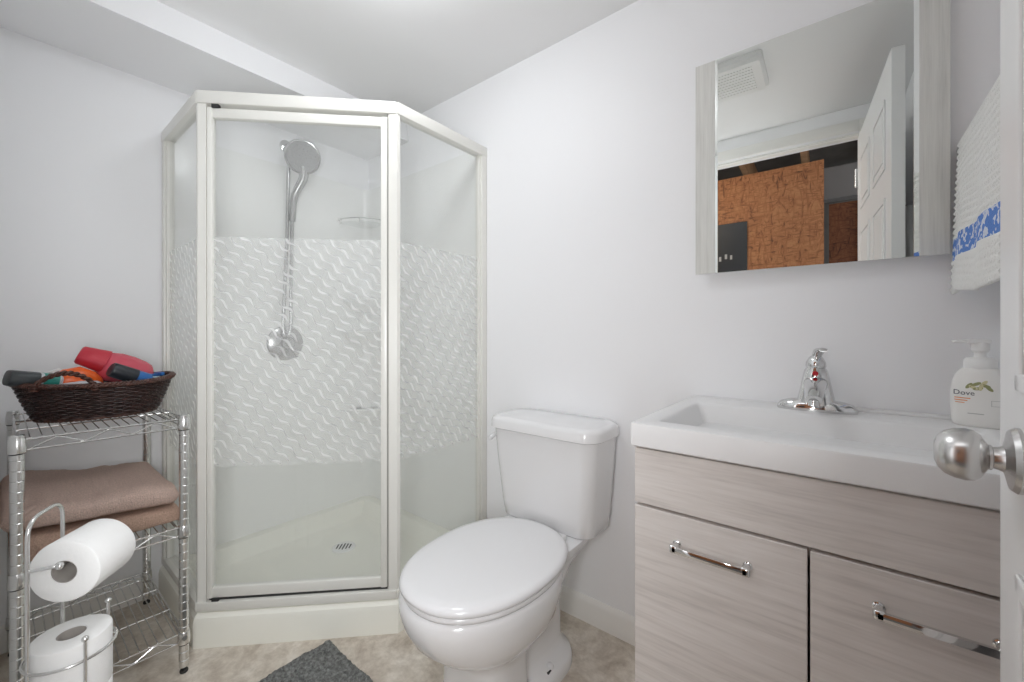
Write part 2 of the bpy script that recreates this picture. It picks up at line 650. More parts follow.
def baseboard(name, p, q, nrm):
    bm = bm_new()
    p, q, nrm = V(p), V(q), V(nrm)
    prof = [(0, 0), (0.013, 0), (0.013, 0.070), (0.009, 0.080), (0.003, 0.088), (0, 0.088)]
    loft(bm, [[p + nrm * a + V((0, 0, z)) for a, z in prof], [q + nrm * a + V((0, 0, z)) for a, z in prof]])
    return struct(name, bm, MT['trimw'])


baseboard('baseboard_back', (0.955, 0, 0), (1.795, 0, 0), (0, -1, 0))
baseboard('baseboard_left', (0, -0.97, 0), (0, YC, 0), (1, 0, 0))
baseboard('baseboard_right', (XD, -0.50, 0), (XD, YC, 0), (-1, 0, 0))
baseboard('baseboard_front', (0, YC, 0), (DX0 - 0.05, YC, 0), (0, 1, 0))

# ------------------------------------------------------------------ shower
S = 0.903
P0, P1 = V((0.455, -S, 0)), V((S, -0.455, 0))
DV = (P1 - P0).normalized()
NV = V((DV.y, -DV.x, 0))           # outward
sh = thing('shower_enclosure', 'neo-angle corner shower with cream frame and wave-etched glass door', 'shower', (0.45, -0.45, 0))
# pan
ov = 0.028
O0 = V((0.455 + 0.010, -S - ov, 0)); O1 = V((S + ov, -0.455 - 0.010, 0))


def inset_poly(o, w):
    """neo-angle outline; o = outward offset of the three outer faces, w = distance kept from the walls"""
    k = o * math.tan(math.radians(22.5))
    return [V((w, -w, 0)), V((w, -S - o, 0)), V((0.455 + k, -S - o, 0)), V((S + o, -0.455 - k, 0)), V((S + o, -w, 0))]


def at_z(poly, z):
    return [V((p.x, p.y, z)) for p in poly]


bm = bm_new()
rings = [at_z(inset_poly(0.030, 0.003), 0.0), at_z(inset_poly(0.030, 0.003), 0.080), at_z(inset_poly(0.026, 0.003), 0.096),
         at_z(inset_poly(0.016, 0.003), 0.108), at_z(inset_poly(0.002, 0.003), 0.113), at_z(inset_poly(-0.030, 0.003), 0.113),
         at_z(inset_poly(-0.040, 0.022), 0.1125), at_z(inset_poly(-0.045, 0.048), 0.1085), at_z(inset_poly(-0.050, 0.056), 0.103),
         at_z(inset_poly(-0.085, 0.105), 0.056), at_z(inset_poly(-0.105, 0.125), 0.048)]
loft(bm, rings)
base = link('shower_base', bm, MT['acrylic'], sh, angle=22)
DR = V((0.335, -0.335, 0.048))
bm = bm_new(); lathe(bm, DR, (0, 0, 1), [(0, 0.052), (0.003, 0.051), (0.005, 0.046), (0.0045, 0.0)], 28)
dr_ = link('drain', bm, MT['whitep'], base)
bm = bm_new()
for k in range(-2, 3):
    hl = 0.027 - 0.004 * abs(k)
    obox(bm, DR + V((0.5, 0.5, 0)).normalized() * (k * 0.014) + V((0, 0, 0.0045)), V((1, 1, 0)).normalized(), V((-1, 1, 0)).normalized(), V((0, 0, 1)), 0.003, hl, 0.0012)
link('drain_slot', bm, MT['dark'], dr_, smooth=False)
ZT, ZB = 1.842, 0.113


def fbox(bm, s0, s1, n0, n1, z0, z1, bev=0.003, A=None, D=None, NN=None):
    A = A or P0; D = D or DV; NN = NN or NV
    c = A + D * ((s0 + s1) / 2) + NN * ((n0 + n1) / 2) + V((0, 0, (z0 + z1) / 2))
    return obox(bm, c, D, NN, V((0, 0, 1)), abs(s1 - s0) / 2, abs(n1 - n0) / 2, abs(z1 - z0) / 2, bev)


LD = (P1 - P0).length
# corner posts (mitred at 45 deg) and wall jambs
for P, d1, d2 in ((P0, V((-1, 0, 0)), DV), (P1, V((0, 1, 0)), -DV)):
    bm = bm_new()
    out = V((0, -1, 0)) if P is P0 else V((1, 0, 0))
    b = (out + NV).normalized() * 0.017
    poly = [P + d1 * 0.006 + out * 0.016, P + b, P + d2 * 0.020 + NV * 0.016, P + d2 * 0.020 - NV * 0.014, P - b * 0.7, P + d1 * 0.006 - out * 0.014]
    prism(bm, poly, ZB, ZT - 0.002)
    link('corner_post', bm, MT['framew'], sh, smooth=False)
for A, d, out in ((V((0, -S, 0)), V((1, 0, 0)), V((0, -1, 0))), (V((S, 0, 0)), V((0, -1, 0)), V((1, 0, 0)))):
    bm = bm_new()
    fbox(bm, 0.0, 0.030, -0.016, 0.020, ZB, ZT - 0.01, 0.002, A + d * 0.002, d, out)
    fbox(bm, 0.0, 0.042, -0.010, 0.012, ZB, ZT - 0.01, 0.002, A + d * 0.002, d, out)
    link('wall_jamb', bm, MT['framew'], sh)
# header, sill
for nm, z0, z1 in (('header', ZT - 0.042, ZT), ('sill_track', ZB, ZB + 0.030)):
    bm = bm_new()
    for A, B, out in ((V((0.004, -S, 0)), P0, V((0, -1, 0))), (P0, P1, NV), (P1, V((S, -0.004, 0)), V((1, 0, 0)))):
        d = (B - A).normalized(); L = (B - A).length
        fbox(bm, -0.004 if A is not P0 and A is not P1 else -0.008, L + 0.004, -0.018, 0.021, z0, z1, 0.003, A, d, out)
    link(nm, bm, MT['framew'], sh)
# side panes
for A, d, out, L in ((V((0, -S, 0)), V((1, 0, 0)), V((0, -1, 0)), 0.455), (V((S, 0, 0)), V((0, -1, 0)), V((1, 0, 0)), 0.455)):
    bm = bm_new()
    fbox(bm, 0.038, L - 0.010, -0.003, 0.003, ZB + 0.025, ZT - 0.038, 0, A, d, out)
    uvl = bm.loops.layers.uv.new('UVMap')
    sgn = 1 if d.x > 0.5 else -1
    for f in bm.faces:
        on = (f.calc_center_median() - A).dot(out) > 0.002
        for l in f.loops:
            l[uvl].uv = (sgn * (l.vert.co - A).dot(d) + 2.0, l.vert.co.z if on else 0.0)
    link('side_pane', bm, MT['glass_etched'], sh, smooth=False)
# door
dt = 0.011
bm = bm_new()
fbox(bm, 0.021, 0.037, -dt, dt + 0.004, 0.152, 1.790, 0.003)
fbox(bm, LD - 0.050, LD - 0.028, -dt, dt + 0.004, 0.152, 1.790, 0.003)
fbox(bm, 0.030, LD - 0.04, -dt, dt, 1.757, 1.790, 0.003)
fbox(bm, 0.030, LD - 0.04, -dt, dt, 0.152, 0.186, 0.003)
sd = link('shower_door', bm, MT['framew'], sh)
bm = bm_new()
fbox(bm, 0.030, LD - 0.045, -0.003, 0.003, 0.175, 1.765, 0)
uvl = bm.loops.layers.uv.new('UVMap')
for f in bm.faces:
    on = (f.calc_center_median() - P0).dot(NV) > 0.002
    for l in f.loops:
        l[uvl].uv = ((l.vert.co - P0).dot(DV), l.vert.co.z if on else 0.0)
link('door_pane', bm, MT['glass_etched'], sd, smooth=False)
for a_ in ((LD - 0.028, LD - 0.024, -dt, dt + 0.001, 0.150, 1.80), (0.024, LD - 0.029, -dt + 0.003, dt - 0.004, 0.142, 0.153)):
    bm = bm_new()
    fbox(bm, *a_, 0.0005)
    link('door_seal', bm, MT['seal'] if a_[4] == 0.150 else MT['dark'], sd, smooth=False)
for z0, z1 in ((1.788, 1.803), (0.141, 0.153)):
    bm = bm_new()
    fbox(bm, 0.036, 0.058, 0.0, dt + 0.006, z0, z1, 0.002)
    link('door_pivot', bm, MT['dark'], sd)
# bright inner edge of the closing jamb
bm = bm_new(); fbox(bm, LD - 0.024, LD - 0.018, -0.010, 0.014, 0.143, 1.80, 0.002)
link('strike_strip', bm, MT['framew'], sh)

# acrylic wall surround with moulded corner column and shelves
bm = bm_new()
e = 0.004
cor = [V((e + 0.055 - 0.055 * math.cos(a), -(e + 0.055 - 0.055 * math.sin(a)), 0)) for a in [PI / 2 * k / 8 for k in range(9)]]
inner = [V((0.008, -S + 0.012, 0))] + [V((0.008 + 0.055 * (1 - math.cos(a)), -0.008 - 0.055 * (1 - math.sin(a)), 0)) for a in [PI / 2 * k / 8 for k in range(9)]] + [V((S - 0.012, -0.008, 0))]
outer = [V((0.001, -S + 0.012, 0))] + [V((0.001, -0.001, 0))] * 9 + [V((S - 0.012, -0.001, 0))]
for a, b, c, d in zip(inner, inner[1:], outer, outer[1:]):
    q = [at_z([p], 0.1110)[0] for p in (a, b, d, c)]
    t = [at_z([p], 1.850)[0] for p in (a, b, d, c)]
    va, vb = [bm.verts.new(p) for p in q], [bm.verts.new(p) for p in t]
    bm.faces.new((va[0], va[1], vb[1], vb[0]))
    bm.faces.new((vb[0], vb[1], vb[2], vb[3])) if (c - d).length > 1e-5 else bm.faces.new((vb[0], vb[1], vb[2]))
bmesh.ops.remove_doubles(bm, verts=bm.verts, dist=1e-5)
link('wall_panel', bm, MT['surround'], sh, angle=50)
for zz, rr in ((1.225, 0.150), (1.050, 0.165), (0.62, 0.12)):
    ring = lambda r, z: [V((0.010, -0.010, z))] + [V((0.010 + r * math.cos(a), -0.010 - r * math.sin(a), z)) for a in [PI / 2 * k / 14 for k in range(15)]]
    bm = bm_new()
    loft(bm, [ring(rr * 0.6, zz - 0.075), ring(rr * 0.93, zz - 0.020), ring(rr, zz - 0.008), ring(rr - 0.004, zz), ring(rr - 0.02, zz + 0.001), ring(rr - 0.03, zz - 0.006)])
    link('moulded_shelf', bm, MT['surround'], sh)
# glass corner shelf with rail
cs = thing('corner_shelf', 'clear glass quarter-round shelf with thin rail high in shower corner', 'shelf', (0.01, -0.01, 1.627))
ringq = lambda r, z: [V((0.013, -0.013, z))] + [V((0.013 + r * math.cos(a), -0.013 - r * math.sin(a), z)) for a in [PI / 2 * k / 16 for k in range(17)]]
bm = bm_new(); loft(bm, [ringq(0.165, 1.627), ringq(0.165, 1.634)])
link('shelf_plate', bm, MT['glass'], cs)
bm = bm_new()
tube(bm, [V((0.013 + 0.170 * math.cos(a), -0.013 - 0.170 * math.sin(a), 1.649)) for a in [PI / 2 * k / 20 for k in range(21)]], 0.0035, 8)
for a in (0.05, PI / 4, PI / 2 - 0.05):
    tube(bm, [V((0.013 + 0.170 * math.cos(a), -0.013 - 0.170 * math.sin(a), z)) for z in (1.623, 1.652)], 0.003, 8)
for a in (0.0, PI / 2):
    lathe(bm, V((0.010 + 0.170 * math.cos(a), -0.010 - 0.170 * math.sin(a), 1.649)), V((-math.sin(a) * 1, math.cos(a) * 1, 0)), [(-0.006, 0.009), (0.002, 0.009)], 14)
link('shelf_rail', bm, MT['wire'], cs)

# hand shower
hs = thing('hand_shower', 'chrome round-headed hand shower on wall bracket with hanging hose', 'shower head', (0.0, -0.45, 1.95))
bm = bm_new()
lathe(bm, (0.0, -0.45, 1.950), (1, 0, 0), [(0.0, 0.030), (0.006, 0.030), (0.012, 0.022)], 24)
tube(bm, cr([(0.008, -0.45, 1.950), (0.040, -0.45, 1.947), (0.066, -0.452, 1.926)], 6), 0.010, 12)
ball(bm, (0.070, -0.456, 1.915), 0.020, 16)
lathe(bm, (0.068, -0.462, 1.915), (0.55, -0.65, -0.5), [(-0.022, 0.014), (-0.01, 0.019), (0.02, 0.019), (0.028, 0.016)], 18)
link('bracket', bm, MT['chrome'], hs)
HN = V((0.80, -0.44, -0.30)).normalized()
HC = V((0.130, -0.428, 1.872))
bm = bm_new()
lathe(bm, HC, HN, [(-0.040, 0.0), (-0.038, 0.022), (-0.026, 0.050), (-0.008, 0.072), (0.004, 0.079), (0.010, 0.077), (0.012, 0.072), (0.0125, 0.0)], 36)
hp = cr([HC - HN * 0.022 + V((0, 0, -0.045)), HC - HN * 0.030 + V((0, 0, -0.100)), V((0.075, -0.440, 1.70)), V((0.064, -0.444, 1.620)), V((0.060, -0.446, 1.575))], 8)
L = len(hp)
tube(bm, hp, [0.024 - 0.010 * min(1, i / L * 1.6) for i in range(L)], 14)
hd = link('spray_head', bm, MT['darkchrome'], hs)
bm = bm_new()
lathe(bm, HC + HN * 0.0125, HN, [(0.0, 0.070), (0.002, 0.068), (0.0025, 0.0)], 36)
fu, fw = ringframe(HN)
for rr, nn in ((0.015, 6), (0.034, 13), (0.053, 20)):
    for k in range(nn):
        a = 2 * PI * k / nn + rr * 50
        lathe(bm, HC + HN * 0.0145 + (fu * math.cos(a) + fw * math.sin(a)) * rr, HN, [(0, 0.0042), (0.003, 0.003), (0.0032, 0)], 7)
link('spray_face', bm, plain('spray_face_grey', (0.27, 0.27, 0.27), 0.35), hd)
bm = bm_new()
hose = cr([(0.060, -0.446, 1.58), (0.058, -0.447, 1.45), (0.055, -0.450, 1.25), (0.052, -0.448, 1.10), (0.050, -0.452, 1.045), (0.044, -0.466, 1.020),
           (0.038, -0.478, 1.06), (0.040, -0.472, 1.25), (0.046, -0.464, 1.50), (0.056, -0.463, 1.75), (0.064, -0.462, 1.86), (0.068, -0.460, 1.90)], 14)
tube(bm, hose, [0.0075 + 0.0008 * (i % 2) for i in range(len(hose))], 10)
link('hose', bm, MT['darkchrome'], hs)
# valve
va = thing('shower_valve', 'round chrome shower valve plate with lever below hand shower hose', 'shower valve', (0.008, -0.457, 0.988))
bm = bm_new()
lathe(bm, (0.008, -0.457, 0.988), (1, 0, 0), [(0.0, 0.084), (0.004, 0.084), (0.012, 0.074), (0.015, 0.050), (0.020, 0.040), (0.022, 0.0)], 40)
link('plate', bm, MT['darkchrome'], va)
bm = bm_new()
lathe(bm, (0.025, -0.457, 0.988), (1, 0, 0), [(0.0, 0.030), (0.03, 0.028), (0.042, 0.020), (0.045, 0.0)], 28)
tube(bm, [(0.055, -0.457, 0.985), (0.066, -0.440, 0.950), (0.070, -0.428, 0.920)], [0.010, 0.009, 0.007], 12)
link('lever', bm, MT['darkchrome'], va)

# ------------------------------------------------------------------ toilet
TX = 1.342
to = thing('toilet', 'white two-piece elongated toilet with closed lid between shower and vanity', 'toilet', (TX, -0.35, 0))
bm = bm_new()
BY = -0.45
secs = [  # z, half width, front, back, exponent
    (0.000, 0.116, 0.120, 0.06, 4.0), (0.012, 0.114, 0.118, 0.06, 4.0), (0.060, 0.108, 0.113, 0.06, 4.0), (0.150, 0.108, 0.115, 0.06, 3.6),
    (0.180, 0.113, 0.124, 0.10, 3.0), (0.202, 0.134, 0.160, 0.15, 2.5), (0.230, 0.160, 0.206, 0.185, 2.25), (0.265, 0.180, 0.242, 0.20, 2.15),
    (0.305, 0.192, 0.263, 0.215, 2.1), (0.335, 0.197, 0.272, 0.22, 2.1), (0.358, 0.197, 0.273, 0.22, 2.1), (0.368, 0.192, 0.267, 0.218, 2.1), (0.372, 0.178, 0.254, 0.21, 2.1)]
loft(bm, [sring(TX, BY, z, w, f, b, e, 64) for z, w, f, b, e in secs])
# rear column up to the tank shelf
secs = [(0.0, 0.134, -0.275, 0.125, 0.135, 2.6), (0.022, 0.134, -0.275, 0.125, 0.135, 2.6), (0.036, 0.126, -0.272, 0.118, 0.128, 2.6), (0.048, 0.098, -0.265, 0.16, 0.105, 2.8),
        (0.075, 0.087, -0.262, 0.18, 0.098, 3.0), (0.180, 0.084, -0.262, 0.19, 0.096, 3.2), (0.240, 0.090, -0.26, 0.19, 0.11, 3.4), (0.300, 0.108, -0.25, 0.19, 0.15, 3.6),
        (0.345, 0.135, -0.24, 0.19, 0.185, 4.0), (0.372, 0.152, -0.235, 0.19, 0.20, 4.5), (0.384, 0.150, -0.235, 0.188, 0.198, 4.5)]
loft(bm, [sring(TX, cy, z, w, f, b, e, 48) for z, w, cy, f, b, e in secs])
bowl = link('bowl', bm, MT['porcelain'], to, angle=50)
for sx in (-1, 1):
    bm = bm_new()
    lathe(bm, (TX + sx * 0.104, -0.300, 0.026), (0, 0, 1), [(0.0, 0.015), (0.012, 0.0145), (0.021, 0.010), (0.025, 0.0)], 16)
    link('bolt_cap', bm, MT['plasticw'], bowl)
bm = bm_new()
obox(bm, (TX + 0.106, -0.316, 0.034), V((1, 0, 0)), V((0, 1, 0)), V((0, 0, 1)), 0.011, 0.010, 0.007, 0.003)
link('bolt_slot', bm, MT['dark'], bowl)
# tank
bm = bm_new()
TKX = 1.338
trs = []
for z, w, yf, r in ((0.3845, 0.172, -0.186, 0.05), (0.390, 0.180, -0.192, 0.05), (0.44, 0.187, -0.197, 0.05), (0.60, 0.201, -0.210, 0.05), (0.705, 0.208, -0.216, 0.05)):
    trs.append(rrect(TKX - w, TKX + w, yf, -0.018, r if z > 0.3 else r, z, 8))
loft(bm, trs)
tank = link('tank', bm, MT['porcelain'], to, angle=50)
bm = bm_new()
w = 0.220
trs = []
for z, k in ((0.699, 0.004), (0.702, 0.0), (0.726, 0.0), (0.734, 0.003), (0.739, 0.010), (0.741, 0.022)):
    trs.append(rrect(TKX - w + k, TKX + w - k, -0.230 + k, -0.012 - k * 0.5, 0.062, z, 8))
loft(bm, trs)
link('tank_lid', bm, MT['porcelain'], to, angle=50)
bm = bm_new()
lathe(bm, (TKX - 0.201, -0.150, 0.662), (-1, 0, 0), [(0.0, 0.015), (0.008, 0.015), (0.012, 0.010)], 16)
tube(bm, [(TKX - 0.215, -0.150, 0.662), (TKX - 0.219, -0.175, 0.660), (TKX - 0.219, -0.205, 0.652)], [0.008, 0.0075, 0.009], 12)
link('flush_lever', bm, MT['plasticw'], tank)
# seat and lid
SX, SY = 1.351, -0.455
bm = bm_new()
loft(bm, [sring(SX, SY, z, 0.189 - k, 0.264 - k, 0.225 - k, 2.15, 64) for z, k in ((0.373, 0.012), (0.375, 0.004), (0.382, 0.0), (0.389, 0.002), (0.391, 0.010))])
seat = link('seat', bm, MT['plasticw'], to, angle=60)
bm = bm_new()
loft(bm, [sring(SX, SY, z, 0.194 - k, 0.270 - k * 1.1, 0.246 - k, 2.2, 64) for z, k in
          ((0.392, 0.016), (0.393, 0.005), (0.398, 0.0), (0.405, 0.0), (0.411, 0.004), (0.415, 0.012), (0.4175, 0.030), (0.4195, 0.07), (0.421, 0.13), (0.4213, 0.17))])
lid = link('seat_lid', bm, MT['plasticw'], to, angle=60)
for sx in (-1, 1):
    bm = bm_new()
    obox(bm, (SX + sx * 0.075, -0.222, 0.390), V((1, 0, 0)), V((0, 1, 0)), V((0, 0, 1)), 0.025, 0.014, 0.011, 0.005, 3)
    link('seat_hinge', bm, MT['plasticw'], to)

# ------------------------------------------------------------------ vanity
vx0, vx1 = 1.783, 2.382
vn = thing('vanity_cabinet', 'ash-look bathroom vanity cabinet with two drawers and bar pulls', 'cabinet', (2.08, -0.24, 0))
yf = -0.462
bm = bm_new()
box(bm, vx0, vx0 + 0.016, yf, -0.014, 0.0, 0.797)
box(bm, vx1 - 0.016, vx1, yf, -0.014, 0.0, 0.797)
box(bm, vx0, vx1, -0.022, -0.014, 0.06, 0.797)
box(bm, vx0, vx1, yf + 0.03, -0.014, 0.06, 0.078)
box(bm, vx0, vx1, yf + 0.05, yf + 0.066, 0.0, 0.06)
box(bm, vx0 + 0.01, vx1 - 0.01, yf, yf + 0.016, 0.655, 0.69)
link('carcass', bm, MT['wood'], vn, smooth=False)
bm = bm_new(); box(bm, vx0, vx1, yf - 0.018, yf, 0.678, 0.793, 0.0012, 1)
link('front_panel', bm, MT['wood'], vn, smooth=False)
xm = 2.085
for x0, x1 in ((vx0, xm - 0.002), (xm + 0.002, vx1)):
    bm = bm_new(); box(bm, x0, x1, yf - 0.018, yf, 0.065, 0.672, 0.0012, 1)
    dw = link('drawer', bm, MT['wood'], vn, smooth=False)
    xc = (x0 + x1) / 2
    bm = bm_new()
    for s in (-1, 1):
        lathe(bm, (xc + s * 0.062, yf - 0.018, 0.615), (0, -1, 0), [(0.0, 0.008), (0.003, 0.008), (0.004, 0.006), (0.020, 0.006)], 16)
        box(bm, xc + s * 0.062 - 0.008, xc + s * 0.062 + 0.008, yf - 0.046, yf - 0.034, 0.606, 0.622, 0.004, 3)
    bx = box(bm, xc - 0.066, xc + 0.066, yf - 0.046, yf - 0.039, 0.6075, 0.6200, 0.002, 2)
    link('pull_handle', bm, MT['chrome'], dw)

# integrated basin top
bt = thing('basin_top', 'white rectangular integrated sink top on the ash-look vanity', 'sink', (2.08, -0.24, 0.797))
tx0, tx1, ty0, ty1 = 1.777, 2.387, -0.492, -0.002
bm = bm_new()
zt = 0.848
R = lambda x0, x1, y0, y1, r, z: rrect(x0, x1, y0, y1, r, z, 5)
bx0, bx1, by0, by1 = 1.820, 2.345, -0.440, -0.135
rings = [R(tx0 + .004, tx1 - .004, ty0 + .004, ty1, .006, 0.798), R(tx0, tx1, ty0, ty1, .006, 0.801), R(tx0, tx1, ty0, ty1, .006, zt - .005), R(tx0 + .0015, tx1 - .0015, ty0 + .0015, ty1 - .0015, .006, zt - .0012), R(tx0 + .005, tx1 - .005, ty0 + .005, ty1 - .005, .006, zt),
         R(bx0 - .004, bx1 + .004, by0 - .004, by1 + .004, .014, zt), R(bx0, bx1, by0, by1, .013, zt - .002), R(bx0 + .003, bx1 - .003, by0 + .003, by1 - .003, .012, zt - .008),
         R(bx0 + .030, bx1 - .020, by0 + .020, by1 - .016, .020, zt - .075), R(bx0 + .045, bx1 - .035, by0 + .035, by1 - .03, .025, zt - .092), R(bx0 + .2, bx1 - .2, by0 + .10, by1 - .08, .02, zt - .100)]
loft(bm, rings)
link('basin', bm, MT['basin'], bt, angle=42)
bm = bm_new(); box(bm, tx0 + 0.35, tx1 - 0.004, -0.040, ty1, zt - 0.001, zt + 0.006, 0.003)
link('rear_ledge', bm, MT['basin'], bt)
bm = bm_new(); lathe(bm, (2.0825, -0.30, zt - 0.100), (0, 0, 1), [(0, 0.024), (0.003, 0.023), (0.004, 0.016), (0.001, 0.0)], 22)
link('drain', bm, MT['chrome'], bt)

# faucet
FX, FY = 2.078, -0.082
fa = thing('faucet', 'chrome single-lever faucet on rear deck of white sink', 'faucet', (FX, FY, zt))
bm = bm_new()
fr = lambda w, d, z, e=2.3, dy=0.0: sring(FX, FY + dy, z, w, d, d, e, 44)
loft(bm, [fr(.079, .028, zt), fr(.080, .029, zt + .003), fr(.079, .028, zt + .011), fr(.072, .025, zt + .019), fr(.056, .022, zt + .025), fr(.034, .02, zt + .028)])
link('base_plate', bm, MT['chrome'], fa, angle=60)
bm = bm_new()
loft(bm, [fr(.042, .027, zt + .012, 2.6), fr(.037, .026, zt + .030, 2.6), fr(.031, .0245, zt + .060, 2.5), fr(.0265, .023, zt + .085, 2.3), fr(.0235, .0215, zt + .098, 2.0), fr(.020, .020, zt + .104, 2.0)])
# spout: reaches over the basin
sp = []
for t in range(9):
    u = t / 8
    c = V((FX, FY - 0.012 - 0.088 * u, zt + 0.066 - 0.024 * u * u - 0.004 * u))
    hw, hh = 0.024 - 0.008 * u, 0.019 - 0.008 * u
    d = V((0, -1, -0.5 * u)).normalized(); up = V((0, -d.z * -1, 0)) + V((0, 0, 1)); up = (V((0, 0, 1)) - d * d.z).normalized()
    sp.append([c + V((1, 0, 0)) * hw * spow(math.cos(2 * PI * k / 24), .8) + up * hh * spow(math.sin(2 * PI * k / 24), .8) for k in range(24)])
loft(bm, sp)
lathe(bm, sp[-1][0] * 0 + V((FX, FY - 0.094, zt + 0.036)), (0, -0.15, -1), [(0, 0.011), (0.012, 0.011), (0.0125, 0.0)], 18)
body = link('spout', bm, MT['chrome'], fa, angle=55)
bm = bm_new(); lathe(bm, (FX, FY - 0.0235, zt + 0.092), (0, -1, 0.25), [(0, 0.0062), (0.003, 0.0055), (0.0035, 0)], 14)
link('hot_cold_marker', bm, MT['redgem'], body)
bm = bm_new()
loft(bm, [fr(.019, .019, zt + .1045, 2.0), fr(.021, .021, zt + .108, 2.0), fr(.020, .020, zt + .118, 2.0), fr(.014, .015, zt + .130, 2.0), fr(.006, .007, zt + .136, 2.0)])
lv = []
for t in range(7):
    u = t / 6
    c = V((FX + 0.016 * u, FY + 0.004 - 0.052 * u, zt + 0.128 + 0.026 * math.sin(u * 1.9) - 0.004 * u))
    hw, hh = 0.008 + 0.004 * math.sin(u * PI), 0.0065 - 0.003 * u
    lv.append([c + V((1, 0, 0)) * hw * math.cos(2 * PI * k / 18) + V((0, 0.35, 1)).normalized() * hh * math.sin(2 * PI * k / 18) for k in range(18)])
loft(bm, lv)
link('lever', bm, MT['chrome'], fa, angle=60)

# soap bottle
BX, BYs = 2.347, -0.082
BH = zt + 0.006 * 0
sb = thing('soap_dispenser', 'white foaming hand soap pump bottle on right end of sink top', 'soap bottle', (BX, BYs, zt))
bm = bm_new()
prof = [(0.0, 0.036, 0.025), (0.003, 0.039, 0.027), (0.012, 0.041, 0.029), (0.04, 0.0425, 0.030), (0.07, 0.042, 0.0295), (0.09, 0.0395, 0.028), (0.104, 0.035, 0.026), (0.113, 0.029, 0.024), (0.118, 0.024, 0.022)]
BROT = Matrix.Rotation(math.radians(-8), 3, 'Z')


def bpt(hx, hy, a, z):
    return V((BX, BYs, zt + z)) + BROT @ V((hx * spow(math.cos(a), 2 / 2.4), hy * spow(math.sin(a), 2 / 2.4), 0))


loft(bm, [[bpt(hx, hy, 2 * PI * k / 44, z) for k in range(44)] for z, hx, hy in prof])
bot = link('bottle', bm, MT['soap'], sb, angle=60)
bm = bm_new()
lathe(bm, (BX, BYs, zt + 0.116), (0, 0, 1), [(0.0, 0.0225), (0.002, 0.0235), (0.018, 0.0230), (0.022, 0.020), (0.024, 0.010), (0.026, 0.0085), (0.040, 0.0085)], 30)
cl = link('collar', bm, MT['whitep'], sb)
bm = bm_new()
lathe(bm, (BX, BYs, zt + 0.150), (0, 0, 1), [(0.0, 0.010), (0.004, 0.0135), (0.018, 0.0135), (0.021, 0.012), (0.022, 0.0)], 24)
pd = BROT @ V((-0.96, -0.28, 0))
ps = pd.cross(V((0, 0, 1)))
for s0, s1, hw, z0, z1 in ((-0.013, 0.022, 0.0125, 0.168, 0.176), (0.015, 0.040, 0.0085, 0.169, 0.175)):
    obox(bm, V((BX, BYs, zt + (z0 + z1) / 2)) + pd * ((s0 + s1) / 2), pd, ps, V((0, 0, 1)), (s1 - s0) / 2, hw, (z1 - z0) / 2, 0.003, 3)
link('pump_head', bm, MT['whitep'], sb)


def bottle_wrap(u, z, lift=0.0004):
    """u metres across the front of the bottle (toward +x), z height"""
    for (z0, a0, b0), (z1, a1, b1) in zip(prof, prof[1:]):
        if z0 <= z <= z1:
            t = (z - z0) / (z1 - z0)
            hx, hy = a0 + (a1 - a0) * t, b0 + (b1 - b0) * t
            break
    c = max(-0.999, min(0.999, u / hx))
    y = -hy * (1 - abs(c) ** 2.4) ** (1 / 2.4) - lift
    return V((BX, BYs, zt + z)) + BROT @ V((u, y, 0))


def text_bm(body, size, u0, z0):
    cu = bpy.data.curves.new('t', 'FONT')
    cu.body = body
    cu.size = size
    cu.resolution_u = 3
    ob = bpy.data.objects.new('t', cu)
    COL.objects.link(ob)
    dg = bpy.context.evaluated_depsgraph_get()
    me = bpy.data.meshes.new_from_object(ob.evaluated_get(dg))
    b = bmesh.new()
    b.from_mesh(me)
    bpy.data.objects.remove(ob)
    bpy.data.curves.remove(cu)
    bpy.data.meshes.remove(me)
    bmesh.ops.triangulate(b, faces=b.faces)
    for v in b.verts:
        v.co = bottle_wrap(u0 + v.co.x, z0 + v.co.y)
    return b


link('lettering', text_bm('Dove', 0.0135, -0.038, 0.064), MT['ink'], bot, smooth=False)
bm = bm_new()


def mark(bm, u0, u1, z0, z1, n=6):
    for k in range(n):
        a, b = u0 + (u1 - u0) * k / n, u0 + (u1 - u0) * (k + 1) / n
        bm.faces.new([bm.verts.new(bottle_wrap(u, z)) for u, z in ((a, z0), (b, z0), (b, z1), (a, z1))])


mark(bm, -0.036, -0.014, 0.0565, 0.0585)
mark(bm, -0.036, -0.018, 0.0520, 0.0540)
mark(bm, -0.035, -0.022, 0.0475, 0.0490)
link('fine_print', bm, MT['inkorange'], bot, smooth=False)
bm = bm_new()
mark(bm, -0.018, 0.004, 0.027, 0.0285)
for u0, u1, z0, z1 in ((0.014, 0.031, 0.0445, 0.0452), (0.014, 0.031, 0.0552, 0.0559), (0.0135, 0.0142, 0.0445, 0.0559), (0.0308, 0.0315, 0.0445, 0.0559)):
    mark(bm, u0, u1, z0, z1)
link('grey_print', bm, MT['inkgrey'], bot, smooth=False)
for nm, spots, mm in (('leaf_emblem', ((-0.016, 0.083, 0.9), (-0.006, 0.087, 0.5), (0.006, 0.084, -0.3), (0.011, 0.079, -0.8), (-0.004, 0.078, 0.2)), 'leaf'), ('flower_emblem', ((0.0, 0.081, 1.4), (0.004, 0.089, 0.9), (-0.010, 0.080, -0.5)), 'leaf2')):
    bm = bm_new()
    for u, z, a in spots:
        pts = []
        for k in range(12):
            t = 2 * PI * k / 12
            x, y = 0.0072 * math.cos(t), 0.0030 * math.sin(t)
            pts.append(bm.verts.new(bottle_wrap(u + x * math.cos(a) - y * math.sin(a), z + x * math.sin(a) + y * math.cos(a), 0.0005)))
        bm.faces.new(pts)
    link(nm, bm, MT[mm], bot, smooth=False)

